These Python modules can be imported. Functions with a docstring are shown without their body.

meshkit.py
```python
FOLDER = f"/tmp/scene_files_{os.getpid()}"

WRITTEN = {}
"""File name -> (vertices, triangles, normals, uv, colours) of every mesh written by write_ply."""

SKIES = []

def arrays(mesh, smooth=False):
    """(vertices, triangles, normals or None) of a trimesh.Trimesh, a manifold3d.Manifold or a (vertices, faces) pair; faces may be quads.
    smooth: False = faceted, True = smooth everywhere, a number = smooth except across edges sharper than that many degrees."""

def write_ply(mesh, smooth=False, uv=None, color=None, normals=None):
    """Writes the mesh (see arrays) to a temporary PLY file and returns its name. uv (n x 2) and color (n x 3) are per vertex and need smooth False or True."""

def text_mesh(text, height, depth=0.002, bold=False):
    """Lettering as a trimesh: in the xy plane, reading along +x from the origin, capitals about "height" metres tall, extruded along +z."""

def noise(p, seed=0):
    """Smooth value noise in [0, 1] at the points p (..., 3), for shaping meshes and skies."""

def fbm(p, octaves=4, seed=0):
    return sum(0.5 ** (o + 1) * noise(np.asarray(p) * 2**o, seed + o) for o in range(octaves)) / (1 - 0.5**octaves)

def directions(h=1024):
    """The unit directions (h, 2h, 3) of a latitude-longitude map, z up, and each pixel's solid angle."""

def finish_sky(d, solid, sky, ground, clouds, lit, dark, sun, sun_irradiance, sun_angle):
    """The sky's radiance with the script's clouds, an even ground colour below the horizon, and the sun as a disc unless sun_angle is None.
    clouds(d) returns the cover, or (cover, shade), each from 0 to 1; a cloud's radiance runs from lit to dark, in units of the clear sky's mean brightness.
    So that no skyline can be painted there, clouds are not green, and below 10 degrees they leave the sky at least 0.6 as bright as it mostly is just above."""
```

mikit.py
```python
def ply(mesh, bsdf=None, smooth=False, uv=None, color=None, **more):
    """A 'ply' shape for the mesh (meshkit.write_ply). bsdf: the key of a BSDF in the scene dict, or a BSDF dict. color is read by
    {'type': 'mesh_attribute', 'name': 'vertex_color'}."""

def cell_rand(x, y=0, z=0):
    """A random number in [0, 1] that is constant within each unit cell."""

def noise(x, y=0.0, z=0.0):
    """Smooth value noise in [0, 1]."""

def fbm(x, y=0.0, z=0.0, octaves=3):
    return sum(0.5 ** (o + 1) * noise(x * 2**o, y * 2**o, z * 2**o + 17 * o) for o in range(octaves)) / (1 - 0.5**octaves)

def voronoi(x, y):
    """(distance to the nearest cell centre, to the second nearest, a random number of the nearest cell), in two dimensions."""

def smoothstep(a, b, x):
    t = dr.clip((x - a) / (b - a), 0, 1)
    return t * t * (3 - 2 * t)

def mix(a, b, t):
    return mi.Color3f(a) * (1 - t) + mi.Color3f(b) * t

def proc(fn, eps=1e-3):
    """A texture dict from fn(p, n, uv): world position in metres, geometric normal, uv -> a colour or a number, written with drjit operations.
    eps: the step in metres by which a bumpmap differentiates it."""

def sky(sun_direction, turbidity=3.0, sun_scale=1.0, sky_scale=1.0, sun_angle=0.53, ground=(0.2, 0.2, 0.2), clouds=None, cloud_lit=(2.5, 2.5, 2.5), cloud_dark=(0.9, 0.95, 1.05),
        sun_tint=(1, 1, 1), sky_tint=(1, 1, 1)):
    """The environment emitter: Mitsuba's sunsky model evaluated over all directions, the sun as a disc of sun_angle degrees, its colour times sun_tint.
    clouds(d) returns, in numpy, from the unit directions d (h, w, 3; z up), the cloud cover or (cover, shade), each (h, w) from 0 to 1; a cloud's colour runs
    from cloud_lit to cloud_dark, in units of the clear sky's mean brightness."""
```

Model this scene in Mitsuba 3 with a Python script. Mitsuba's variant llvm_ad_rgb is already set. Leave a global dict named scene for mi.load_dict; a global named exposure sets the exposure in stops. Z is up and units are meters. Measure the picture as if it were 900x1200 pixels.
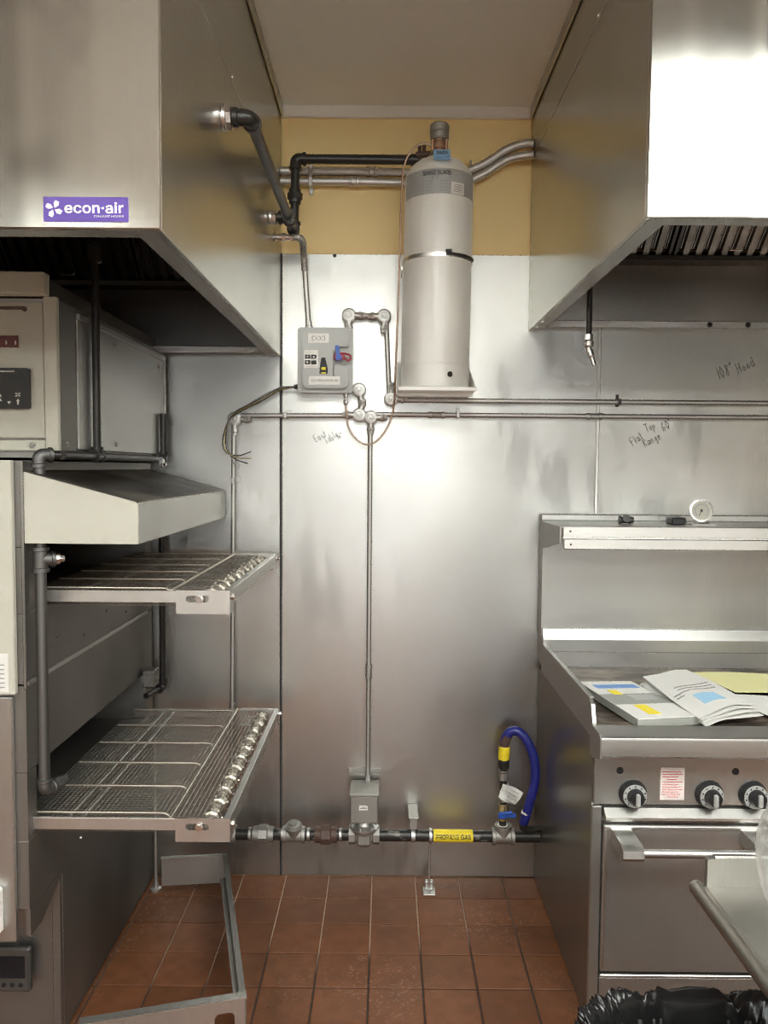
import math, random
import numpy as np, trimesh, mitsuba as mi, drjit as dr
import mikit, meshkit
from mikit import proc, noise, fbm, mix, smoothstep
from trimesh.creation import extrude_polygon
from shapely.geometry import Polygon, Point, box as sbox
T = mi.ScalarTransform4f
random.seed(7); np.random.seed(7)
scene, labels = {}, {}

# ------------------------------------------------------------------ camera, light, exposure
CAM = np.array([0, -3.2, 1.73])
pitch, yaw, roll = -math.atan(52 / 910), -2 / 910, 0.008
fw = np.array([math.sin(yaw) * math.cos(pitch), math.cos(yaw) * math.cos(pitch), math.sin(pitch)])
rt = np.cross(fw, [0, 0, 1]); rt /= np.linalg.norm(rt); up = np.cross(rt, fw)
up = up * math.cos(roll) - rt * math.sin(roll)
scene['camera'] = {'type': 'perspective', 'fov': math.degrees(2 * math.atan(450 / 910)), 'fov_axis': 'x', 'near_clip': 0.05, 'far_clip': 60,
                   'to_world': T().look_at(origin=CAM.tolist(), target=(CAM + fw).tolist(), up=up.tolist())}
exposure = 0.22
LAMP = 18.5
CEIL = 3.175
# (x0, x1, y0, y1) of the ceiling lamps over the aisle behind the camera
LAMPS = [(-.36, .26, -3.9, -2.65), (.93, 1.55, -3.95, -2.65), (1.58, 2.2, -3.95, -2.65),
    (-2.75, -2.13, -3.9, -2.65), (-.36, .26, -6.9, -5.65), (.93, 1.55, -6.9, -5.65), (-2.6, -1.98, -6.9, -5.65), (2.5, 3.12, -6.9, -5.65)]
WINDOW = (-.75, 1.75, 1.0, 2.25, -9.0)       # x0 x1 z0 z1 y: window in the wall behind the camera
scene['daylight'] = {'type': 'constant', 'radiance': {'type': 'rgb', 'value': [7.6, 8.0, 8.0]}}

# ------------------------------------------------------------------ materials
def rgb(*c): return {'type': 'rgb', 'value': list(c)}
def steel(name, tint, a0, a1, fx, fy, fz, bump=0, bs=(1, 1, 1), grime=0.12, haze=.2, smear=0.0, reflection_bands=0.0):
    """Brushed stainless: a sharp lobe under a hazy one, uneven polish, grime and (on the wall) wiped streaks; hood fronts get painted reflection bands."""
    def alpha(p, n, uv):
        return a0 + (a1 - a0) * fbm(p.x * fx, p.y * fy, p.z * fz + 3.1, octaves=3)
    def col(p, n, uv):
        v = fbm(p.x * fx * .7 + 9, p.y * fy * .7, p.z * fz * .7, octaves=3)
        c = 1 - grime * smoothstep(.35, .8, v) - noise(p.x * 320, p.y * 320, p.z * 14) * .05
        if reflection_bands: c = c * (1 - reflection_bands * smoothstep(.35, .75, fbm(p.x * 13 + .15 * p.z, 1.5, 0, octaves=2)) - reflection_bands * .7 * smoothstep(.5, .8, fbm(p.x * 6, p.y, p.z * 5, octaves=3)))  # vertical bands of reflected room, plus soft smears, painted into the tint
        if smear: c = c - smear * smoothstep(.52, .72, fbm(p.x * 15, p.y * 15, p.z * 2.6, octaves=3)) * smoothstep(.42, .62, fbm(p.x * 1.9 + 4, p.y * 2, p.z * 1.5, octaves=2))
        return mi.Color3f(*tint) * c
    tex = proc(col)
    b = {'type': 'blendbsdf', 'weight': haze, 'a': {'type': 'roughconductor', 'material': 'none', 'distribution': 'beckmann', 'alpha': proc(alpha), 'specular_reflectance': tex},
         'b': {'type': 'roughconductor', 'material': 'none', 'distribution': 'ggx', 'alpha': .45, 'specular_reflectance': tex}}
    if bump:
        def h(p, n, uv): return fbm(p.x * bs[0], p.y * bs[1], p.z * bs[2], octaves=2)
        b = {'type': 'bumpmap', 'arbitrary': proc(h, eps=.01), 'scale': bump, 'bsdf': b}
    scene[name] = {'type': 'twosided', 'bsdf': b}
def metal(name, tint, a): scene[name] = {'type': 'twosided', 'bsdf': {'type': 'roughconductor', 'material': 'none', 'distribution': 'ggx', 'alpha': a, 'specular_reflectance': rgb(*tint)}}
def paint(name, c, rough=.5, **k): scene[name] = {'type': 'twosided', 'bsdf': {'type': 'principled', 'base_color': c if isinstance(c, dict) else rgb(*c), 'roughness': rough, **k}}

steel('steel_wall', (.67, .67, .65), .10, .22, 2.3, 2.3, 1.1, bump=.010, bs=(1.6, 1.6, 1.3), grime=.28, haze=.16, smear=.19)
steel('steel_hood', (.68, .675, .635), .045, .11, 2.0, 2.0, 1.3, bump=.003, bs=(1.5, 1.5, 1.1), haze=.10)
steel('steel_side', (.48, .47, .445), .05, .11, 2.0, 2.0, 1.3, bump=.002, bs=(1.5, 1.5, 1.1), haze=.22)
steel('steel_front', (.72, .715, .67), .025, .06, 2.0, 2.0, 1.3, bump=.002, bs=(1.5, 1.5, 1.1), haze=.20, reflection_bands=.42)
steel('steel_table', (.50, .49, .46), .18, .28, 4, 4, 3, haze=.5)
steel('steel_sooty', (.19, .185, .18), .15, .30, 3, 3, 2, grime=.5)
steel('steel_shade', (.58, .55, .51), .10, .2, 3, 3, 2, grime=.3)
steel('steel_range', (.65, .65, .635), .12, .20, 2.5, 2.5, 1.5, grime=.15, haze=.42)
steel('steel_oven', (.36, .352, .338), .20, .32, 3.0, 3.0, 1.6, grime=.35, haze=.40)
steel('steel_bright', (.77, .77, .75), .18, .28, 4, 4, 2)
steel('steel_filter', (.70, .68, .64), .10, .3, 14, 14, 5, grime=.5)
metal('galvanized', (.66, .66, .65), .22)
metal('chrome', (.85, .85, .85), .08)
metal('wire', (.56, .52, .46), .22)
metal('belt_wire', (.40, .385, .35), .25)
metal('iron_grey', (.20, .20, .20), .30)
metal('copper', (.72, .50, .38), .25)
metal('brass', (.72, .58, .30), .25)
metal('actuator', (.48, .465, .44), .42)
metal('cast', (.50, .49, .47), .35)
paint('black_iron', (.020, .019, .018), .32)
def iron_col(p, n, uv): return mix((.02, .019, .018), (.42, .40, .37), smoothstep(.58, .68, fbm(p.x * 34, p.y * 34, p.z * 40)) * .35)
paint('gas_iron', proc(iron_col), .32)
paint('rusty', (.085, .050, .040), .5)
paint('tank_white', (.88, .89, .87), .28, clearcoat=.4)
paint('box_grey', (.47, .48, .48), .42)
def yellow_col(p, n, uv): return mix((.82, .625, .30), (.87, .67, .33), fbm(p.x * 3, p.y * 3, p.z * 3))
paint('wall_yellow', proc(yellow_col), .55)
paint('white', (.80, .79, .77), .5)
paint('trim_white', (.84, .83, .81), .5)
paint('wall_pale', (.42, .39, .34), .7)
paint('ceiling_paint', (.80, .80, .74), .8)
paint('paper', (.70, .70, .685), .7)
paint('paper_grey', (.33, .34, .32), .7)
paint('paper_yellow', (.74, .72, .38), .7)
paint('paper_blue', (.35, .58, .78), .7)
paint('mark_yellow', (.85, .72, .06), .6)
paint('mark_blue', (.16, .30, .62), .6)
paint('mark_red', (.62, .20, .20), .6)
paint('label_pink', (.78, .70, .69), .6)
paint('cream', (.52, .515, .455), .30)
paint('dial_face', (.40, .385, .32), .4)
paint('cream_trim', (.55, .54, .47), .35)
paint('black_plastic', (.018, .019, .021), .35)
paint('screen_black', (.012, .014, .018), .15)
paint('ink', (.02, .02, .025), .6)
paint('ink_grey', (.30, .30, .31), .6)
paint('blue_hose', (.012, .018, .20), .28, clearcoat=.5)
paint('blue_paint', (.03, .10, .48), .35)
paint('red_paint', (.35, .03, .06), .35)
paint('purple', (.105, .062, .33), .45)
paint('silver_label', (.40, .41, .41), .4)
paint('tag_blue', (.28, .52, .80), .6)
paint('gas_yellow', (.86, .68, .03), .5)
paint('bag_black', (.014, .014, .015), .22)
paint('can_grey', (.10, .10, .10), .5)
paint('red_glass', (.10, .02, .025), .2)
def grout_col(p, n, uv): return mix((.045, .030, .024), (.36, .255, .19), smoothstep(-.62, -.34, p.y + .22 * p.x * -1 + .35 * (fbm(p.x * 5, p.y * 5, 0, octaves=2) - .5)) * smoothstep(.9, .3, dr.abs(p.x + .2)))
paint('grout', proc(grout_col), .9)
def scorch(p, n, uv):
    v = fbm(p.x * 7, p.y * 16, p.z * 5, octaves=4)
    return mix((.035, .026, .021), (.21, .165, .13), smoothstep(.35, .75, v))
def soot(p, n, uv): return mix((.050, .043, .037), (.16, .145, .125), smoothstep(.40, .80, fbm(p.x * 6, p.y * 4, p.z * 6, octaves=4)))
paint('scorched_sheet', proc(soot), .35, metallic=.5)
paint('griddle_plate', proc(scorch), .45, metallic=.2)
TILES = []
for k, (r, g, b) in enumerate([(.155, .056, .022), (.141, .051, .020), (.166, .060, .024), (.128, .046, .018)]):
    def tcol(p, n, uv, c=(r, g, b)):
        v = fbm(p.x * 26, p.y * 26, 0, octaves=3); w = fbm(p.x * 5 + 3, p.y * 5, 0, octaves=2)
        s = smoothstep(.72, .80, noise(p.x * 130, p.y * 130)) * smoothstep(.5, .75, fbm(p.x * 3, p.y * 3)) * .10 + smoothstep(.5, .9, fbm(p.x * 4 + 7, p.y * 4, 0, octaves=3)) * .02
        return mix(mi.Color3f(*c) * (.72 + .3 * v + .25 * (w - .5)), (.5, .42, .36), s)
    paint(f'tile_{k}', proc(tcol), .5, specular=.3); TILES.append(f'tile_{k}')
scene['clear_film'] = {'type': 'blendbsdf', 'weight': .22, 'a': {'type': 'thindielectric', 'int_ior': 1.3},
                       'b': {'type': 'principledthin', 'base_color': rgb(.85, .85, .85), 'roughness': .25, 'diff_trans': 1.2, 'spec_trans': 0.0}}

# ------------------------------------------------------------------ mesh helpers
def cat(ms): return trimesh.util.concatenate([m for m in ms])
def bx(x0, x1, y0, y1, z0, z1, bev=0.0):
    x0, x1 = min(x0, x1), max(x0, x1); y0, y1 = min(y0, y1), max(y0, y1); z0, z1 = min(z0, z1), max(z0, z1)
    if bev <= 0:
        m = trimesh.creation.box((x1 - x0, y1 - y0, z1 - z0)); m.apply_translation(((x0 + x1) / 2, (y0 + y1) / 2, (z0 + z1) / 2)); return m
    bev = min(bev, (x1 - x0) * .45, (y1 - y0) * .45, (z1 - z0) * .45); pts = []
    for X, sx in ((x0, 1), (x1, -1)):
        for Y, sy in ((y0, 1), (y1, -1)):
            for Z, sz in ((z0, 1), (z1, -1)):
                pts += [(X + sx * bev, Y + sy * bev, Z), (X + sx * bev, Y, Z + sz * bev), (X, Y + sy * bev, Z + sz * bev)]
    return trimesh.convex.convex_hull(np.array(pts))
def frame_of(a):
    a = np.asarray(a, float); a = a / np.linalg.norm(a)
    u = np.cross(a, [0, 0, 1] if abs(a[2]) < .9 else [1, 0, 0]); u /= np.linalg.norm(u)
    return a, u, np.cross(a, u)
def lathe(p, axis, prof, n=20, rot=0.0):
    """Solid of revolution: prof = [(distance along axis, radius)], closed by end caps."""
    a, u, v = frame_of(axis); p = np.asarray(p, float)
    prof = [(prof[0][0], 0)] + list(prof) + [(prof[-1][0], 0)]
    ang = np.arange(n) * 2 * np.pi / n + rot
    ring = np.cos(ang)[:, None] * u + np.sin(ang)[:, None] * v
    V = np.vstack([p + a * s + ring * max(r, 1e-5) for s, r in prof]); F = []
    for i in range(len(prof) - 1):
        for j in range(n):
            k = (j + 1) % n; A, B, C, D = i * n + j, i * n + k, (i + 1) * n + k, (i + 1) * n + j
            F += [(A, B, C), (A, C, D)]
    return trimesh.Trimesh(V, F, process=False)
def cyl(p0, p1, r, n=16, rot=0.0):
    p0, p1 = np.asarray(p0, float), np.asarray(p1, float); L = np.linalg.norm(p1 - p0)
    return lathe(p0, p1 - p0, [(0, r), (L, r)], n, rot)
def fillet(pts, bend, seg=7):
    pts = [np.asarray(p, float) for p in pts]; out = [pts[0]]
    for a, b, c in zip(pts, pts[1:], pts[2:]):
        u, v = a - b, c - b; lu, lv = np.linalg.norm(u), np.linalg.norm(v); u, v = u / lu, v / lv
        t = min(bend, lu * .49, lv * .49); P, Q = b + u * t, b + v * t
        for s in np.linspace(0, 1, seg): out.append((1 - s) ** 2 * P + 2 * s * (1 - s) * b + s * s * Q)
    return np.array(out + [pts[-1]])
def spline(pts, k=10):
    p = np.asarray(pts, float); p = np.vstack([2 * p[0] - p[1], p, 2 * p[-1] - p[-2]]); out = []
    for i in range(1, len(p) - 2):
        for t in np.linspace(0, 1, k, endpoint=False):
            out.append(.5 * (2 * p[i] + (p[i + 1] - p[i - 1]) * t + (2 * p[i - 1] - 5 * p[i] + 4 * p[i + 1] - p[i + 2]) * t ** 2 + (3 * p[i] - p[i - 1] - 3 * p[i + 1] + p[i + 2]) * t ** 3))
    return np.array(out + [p[-2]])
def tube(pts, r, n=10, caps=True):
    p = np.asarray(pts, float); t = np.gradient(p, axis=0); t /= np.linalg.norm(t, axis=1, keepdims=True) + 1e-12
    _, u, _ = frame_of(t[0]); V = []; ang = np.arange(n) * 2 * np.pi / n
    rr = np.broadcast_to(r, (len(p),))
    for i in range(len(p)):
        u = u - t[i] * (u @ t[i]); u /= np.linalg.norm(u); w = np.cross(t[i], u)
        V.append(p[i] + rr[i] * (np.cos(ang)[:, None] * u + np.sin(ang)[:, None] * w))
    V = np.vstack(V); F = []
    for i in range(len(p) - 1):
        for j in range(n):
            k = (j + 1) % n; A, B, C, D = i * n + j, i * n + k, (i + 1) * n + k, (i + 1) * n + j
            F += [(A, B, C), (A, C, D)]
    if caps:
        c0, c1 = len(V), len(V) + 1; V = np.vstack([V, p[0], p[-1]]); m = (len(p) - 1) * n
        for j in range(n): k = (j + 1) % n; F += [(c0, k, j), (c1, m + j, m + k)]
    return trimesh.Trimesh(V, F, process=False)
def pipe(pts, r, bend=0.03, n=12): return tube(fillet(pts, bend), r, n)
def prism(poly, axis, a0, a1):
    """Polygon extruded along axis 'x' (poly in y,z), 'y' (poly in x,z) or 'z' (poly in x,y), from a0 to a1."""
    P = poly if hasattr(poly, 'geom_type') else Polygon(poly)
    if P.geom_type == 'MultiPolygon': return cat([prism(g, axis, a0, a1) for g in P.geoms])
    m = extrude_polygon(P, abs(a1 - a0), engine='earcut'); lo = min(a0, a1); V = np.array(m.vertices); F = np.array(m.faces)
    if axis == 'z': W = np.c_[V[:, 0], V[:, 1], V[:, 2] + lo]
    elif axis == 'x': W = np.c_[V[:, 2] + lo, V[:, 0], V[:, 1]]
    else: W = np.c_[V[:, 0], V[:, 2] + lo, V[:, 1]]; F = F[:, ::-1]
    return trimesh.Trimesh(W, F, process=False)
def rrect(x0, x1, z0, z1, r, n=5): return sbox(x0 + r, z0 + r, x1 - r, z1 - r).buffer(r, n)
def text(s, h, bold=False, d=.0008, width=None):
    m = meshkit.text_mesh(s, h, d, bold); m.vertices[:, 0] -= m.bounds[0][0]
    if width: m.vertices[:, 0] *= width / m.bounds[1][0]
    return m
def on_front(m, x, y, z, ang=0.0):
    """Lettering (xy plane, facing +z) stood on a surface that faces -y, its lower left corner at x, z."""
    V = np.array(m.vertices); c, s = math.cos(ang), math.sin(ang)
    a, b = V[:, 0] * c - V[:, 1] * s, V[:, 0] * s + V[:, 1] * c
    return trimesh.Trimesh(np.c_[x + a, y - V[:, 2], z + b], m.faces, process=False)
LEAN = .011                                          # the tank stands a touch out of plumb
def wrap_z(m, cx, cy, r, x, z):
    """Lettering bent round an upright cylinder; x = arc offset from the point nearest -y."""
    m = m.subdivide_to_size(.02) if len(m.faces) < 30 else m
    V = np.array(m.vertices); th = (V[:, 0] + x) / r
    return trimesh.Trimesh(np.c_[cx + LEAN * (z + V[:, 1] - 2.0225) + (r + V[:, 2]) * np.sin(th), cy - (r + V[:, 2]) * np.cos(th), z + V[:, 1]], m.faces, process=False)
def patch_z(cx, cy, r, a0, a1, z0, z1, d=.001, n=24):
    th = np.linspace(a0, a1, n); V = []; F = []
    for rr in (r, r + d):
        for z in (z0, z1): V.append(np.c_[cx + LEAN * (z - 2.0225) + rr * np.sin(th), cy - rr * np.cos(th), np.full(n, z)])
    V = np.vstack(V)
    def strip(a, b):
        for i in range(n - 1): F.extend([(a + i, a + i + 1, b + i + 1), (a + i, b + i + 1, b + i)])
    strip(2 * n, 3 * n); strip(n, 0); strip(3 * n, n); strip(0, 2 * n)
    return trimesh.Trimesh(V, F, process=False)

# ------------------------------------------------------------------ entries
_used = {}
def key_of(k):
    i = _used.get(k, 0); _used[k] = i + 1
    return k if i == 0 else f'{k}_{i:03d}'
def put(k, mesh, mat, smooth=30, label=None, cat_=None, group=None, kind=None, **kw):
    k = key_of(k); scene[k] = mikit.ply(mesh, mat, smooth=smooth, **kw)
    d = {n: v for n, v in (('label', label), ('category', cat_), ('group', group), ('kind', kind)) if v}
    if d: labels[k] = d
    return k
def thing(k, label, cat_, group=None):
    k = key_of(k); labels[k] = {'label': label, 'category': cat_}
    if group: labels[k]['group'] = group
    return k
def hexnut(p, axis, r, h): return lathe(p, axis, [(0, r), (h, r)], 6)
def bolt(p, axis, r=.007, h=.005): return cat([lathe(p, axis, [(0, r * 1.5), (.0015, r * 1.5)], 12), lathe(p, axis, [(.0015, r), (h, r), (h + .001, r * .8)], 6)])

# ================================================================== THE ROOM
def structure(k, mesh, mat, **kw): return put(k, mesh, mat, kind='structure', **kw)
XL, XR, YB = -3.4, 4.2, -9.0
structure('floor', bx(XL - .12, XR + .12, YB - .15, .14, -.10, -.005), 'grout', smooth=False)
P0 = .1815; ts = .1755
tile = bx(-ts / 2, ts / 2, -ts / 2, ts / 2, -.012, 0, .002)
cut = bx(-ts / 2, ts / 2, -.0795, .0795, -.012, 0, .002)
tply = [mikit.ply(tile, t, smooth=False) for t in TILES]; cply = [mikit.ply(cut, t, smooth=False) for t in TILES]
X0, Y0 = -.045, -.165
rest = []
vf, ff = np.array(tile.vertices), np.array(tile.faces); cv, cf = np.array(cut.vertices), np.array(cut.faces)
for j in range(-1, 49):
    for i in range(-19, 24):
        x = X0 + (i + .5) * P0; y = Y0 - (j + .5) * P0
        if x < XL + .1 or x > XR - .1: continue
        first = j == -1
        if first: y = -.0815
        w = random.randrange(4); dz = random.uniform(-.0008, .0006)
        if -1.12 < x < .75 and y > -2.35:
            k = key_of('floor__tile'); scene[k] = {**(cply if first else tply)[w], 'to_world': T().translate([x, y, dz])}
        else: rest.append(((cv, cf) if first else (vf, ff), (x, y, dz)))
V, F, o = [], [], 0
for (v, f), t in rest: V.append(v + t); F.append(f + o); o += len(v)
put('floor__tile_paving', trimesh.Trimesh(np.vstack(V), np.vstack(F), process=False), 'tile_0', smooth=False, kind='stuff')

structure('ceiling', bx(XL, XR, YB, .1, CEIL, CEIL + .1), 'ceiling_paint', smooth=False)
structure('wall_back', bx(XL, XR, 0.006, .14, 0, CEIL), 'wall_yellow', smooth=False)
structure('trim_1', bx(-.428, .57, -.012, .006, 3.128, CEIL, .003), 'trim_white', smooth=False)
structure('wall_left', bx(XL - .12, XL, YB, .14, 0, CEIL), 'wall_pale', smooth=False)
structure('wall_right', bx(XR, XR + .12, YB, .14, 0, CEIL), 'wall_pale', smooth=False)
wx0, wx1, wz0, wz1, wy = WINDOW
structure('wall_front', cat([bx(XL, wx0, wy - .15, wy, 0, CEIL), bx(wx1, XR, wy - .15, wy, 0, CEIL), bx(wx0, wx1, wy - .15, wy, 0, wz0), bx(wx0, wx1, wy - .15, wy, wz1, CEIL)]), 'wall_pale', smooth=False)
fr = [bx(wx0, wx1, wy - .1, wy - .05, wz0, wz0 + .05), bx(wx0, wx1, wy - .1, wy - .05, wz1 - .05, wz1), bx(wx0, wx0 + .05, wy - .1, wy - .05, wz0, wz1), bx(wx1 - .05, wx1, wy - .1, wy - .05, wz0, wz1), bx((wx0 + wx1) / 2 - .03, (wx0 + wx1) / 2 + .03, wy - .1, wy - .05, wz0, wz1)]
structure('window_1', cat(fr), 'trim_white', smooth=False)
scene['window_glass'] = {'type': 'thindielectric', 'int_ior': 1.5}
put('window_1__pane', bx(wx0 + .05, wx1 - .05, wy - .077, wy - .073, wz0 + .05, wz1 - .05), 'window_glass', smooth=False)
# stainless sheets of the back wall, their seams, and what is scribbled on them
STOP = 2.592
for x0, x1 in ((XL, -.437), (-.425, .861), (.869, XR)):
    put('wall_back__steel_sheet', bx(x0, x1, -.002, .006, 0.004, STOP, .0015), 'steel_wall', smooth=False)
put('wall_back__seam_strip', cat([bx(-.4395, -.4360, -.006, .004, .004, STOP, .001), bx(-.4275, -.4235, -.006, .004, .004, STOP, .001)]), 'steel_bright', smooth=False)
put('wall_back__seam_gap', bx(-.4360, -.4275, -.003, .005, .004, STOP), 'ink', smooth=False)
put('wall_back__seam_strip', bx(.858, .872, -.006, .004, .004, STOP, .002), 'steel_bright', smooth=False)
put('wall_back__screw', bolt((-.215, -.003, 2.585), (0, -1, 0), .005, .008), 'black_iron')
GLYPH = {'E': [[(.6, 1), (0, .95), (.05, 0), (.6, .05)], [(0, .5), (.45, .55)]], 'a': [[(.55, .5), (.2, .55), (.05, .2), (.3, 0), (.5, .3), (.55, .5), (.6, 0)]],
 's': [[(.5, .5), (.2, .5), (.4, .2), (.1, 0)]], 't': [[(.3, .9), (.3, 0)], [(.05, .55), (.55, .6)]], 'T': [[(0, 1), (.8, 1)], [(.4, 1), (.35, 0)]], 'b': [[(.05, 1), (.05, 0), (.4, 0), (.45, .35), (.1, .4)]],
 'l': [[(.2, 1), (.15, 0)]], 'e': [[(.05, .3), (.5, .35), (.3, .55), (.05, .3), (.2, 0), (.5, .08)]], 'F': [[(.65, 1), (.05, .95), (0, 0)], [(0, .5), (.5, .52)]], 'o': [[(.3, .5), (.05, .25), (.3, 0), (.55, .25), (.3, .5)]],
 'p': [[(.05, .5), (0, -.4)], [(.05, .45), (.4, .5), (.45, .15), (.05, .05)]], 'R': [[(.05, 0), (.1, 1), (.6, .85), (.15, .5), (.65, 0)]], 'n': [[(.05, 0), (.08, .5)], [(.08, .4), (.35, .5), (.45, 0)]],
 'g': [[(.5, .45), (.2, .5), (.1, .15), (.5, .2)], [(.5, .5), (.45, -.3), (.1, -.3)]], '6': [[(.5, 1), (.1, .5), (.1, .05), (.45, .05), (.5, .4), (.1, .4)]], '9': [[(.5, .9), (.1, .9), (.1, .55), (.5, .6), (.5, .95), (.4, 0)]],
 '0': [[(.3, 1), (.05, .5), (.3, 0), (.55, .5), (.3, 1)]], '1': [[(.3, 1), (.25, 0)]], '8': [[(.5, .9), (.15, .9), (.45, .3), (.3, 0), (.05, .2), (.5, .75), (.5, .9)]], '"': [[(.1, 1.05), (.08, .8)], [(.3, 1.05), (.28, .8)]],
 'H': [[(.05, 1), (0, 0)], [(.55, 1), (.5, 0)], [(0, .5), (.55, .55)]], 'd': [[(.45, .45), (.1, .5), (.1, .05), (.45, .1)], [(.5, 1), (.5, 0)]], ' ': []}
def scribble(s, x, z, h, ang, w=.0016):
    ms, cx = [], 0.0
    for ch in s:
        for st in GLYPH[ch]:
            pts = [(x + (cx + a * .6) * h * math.cos(ang) - b * h * math.sin(ang), z + (cx + a * .6) * h * math.sin(ang) + b * h * math.cos(ang)) for a, b in st]
            for (ax, az), (bx_, bz) in zip(pts, pts[1:]):
                L = math.hypot(bx_ - ax, bz - az) + 1e-9; nx, nz = -(bz - az) / L * w / 2, (bx_ - ax) / L * w / 2
                ms.append(prism(Polygon([(ax + nx, az + nz), (bx_ + nx, bz + nz), (bx_ - nx, bz - nz), (ax - nx, az - nz)]), 'y', -.0028, -.0018))
        cx += .30 if ch in 'l1" ' else .46
    return cat(ms)
put('wall_back__handwriting', cat([scribble('East', -.288, 1.832, .030, .50, .0018), scribble('Table', -.246, 1.824, .030, .55, .0018), scribble('96"', -.200, 1.842, .022, .45, .0018)]), 'ink', smooth=False, label='black marker note about the table on the middle panel')
put('wall_back__handwriting', cat([scribble('Flat', 1.012, 1.828, .034, .62, .0022), scribble('Top', 1.066, 1.882, .034, .45, .0022), scribble('60"', 1.136, 1.886, .038, .50, .0022), scribble('Range', 1.062, 1.822, .034, .50, .0022)]), 'ink', smooth=False, label='black marker note about the range on the right panel')
put('wall_back__handwriting', cat([scribble('108"', 1.354, 2.098, .048, .40, .0022), scribble('Hood', 1.436, 2.125, .042, .45, .0022)]), 'ink', smooth=False, label='black marker note about the hood under its lip')

# ceiling lamps behind the camera: they are the room's light
for x0, x1, y0, y1 in LAMPS:
    t = thing('ceiling_light', 'white rectangular ceiling light over the aisle', 'ceiling light', 'ceiling lights of the kitchen')
    e = .025
    put(t + '__frame', cat([bx(x0 - e, x0, y0 - e, y1 + e, CEIL - .03, CEIL), bx(x1, x1 + e, y0 - e, y1 + e, CEIL - .03, CEIL), bx(x0, x1, y0 - e, y0, CEIL - .03, CEIL), bx(x0, x1, y1, y1 + e, CEIL - .03, CEIL)]), 'trim_white', smooth=False)
    q = trimesh.Trimesh([(x0, y0, CEIL - .022), (x1, y0, CEIL - .022), (x1, y1, CEIL - .022), (x0, y1, CEIL - .022)], [(0, 2, 1), (0, 3, 2)], process=False)
    put(t + '__diffuser', q, 'white', smooth=False, emitter={'type': 'area', 'radiance': rgb(LAMP * .972, LAMP * .994, LAMP * .925)})

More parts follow.
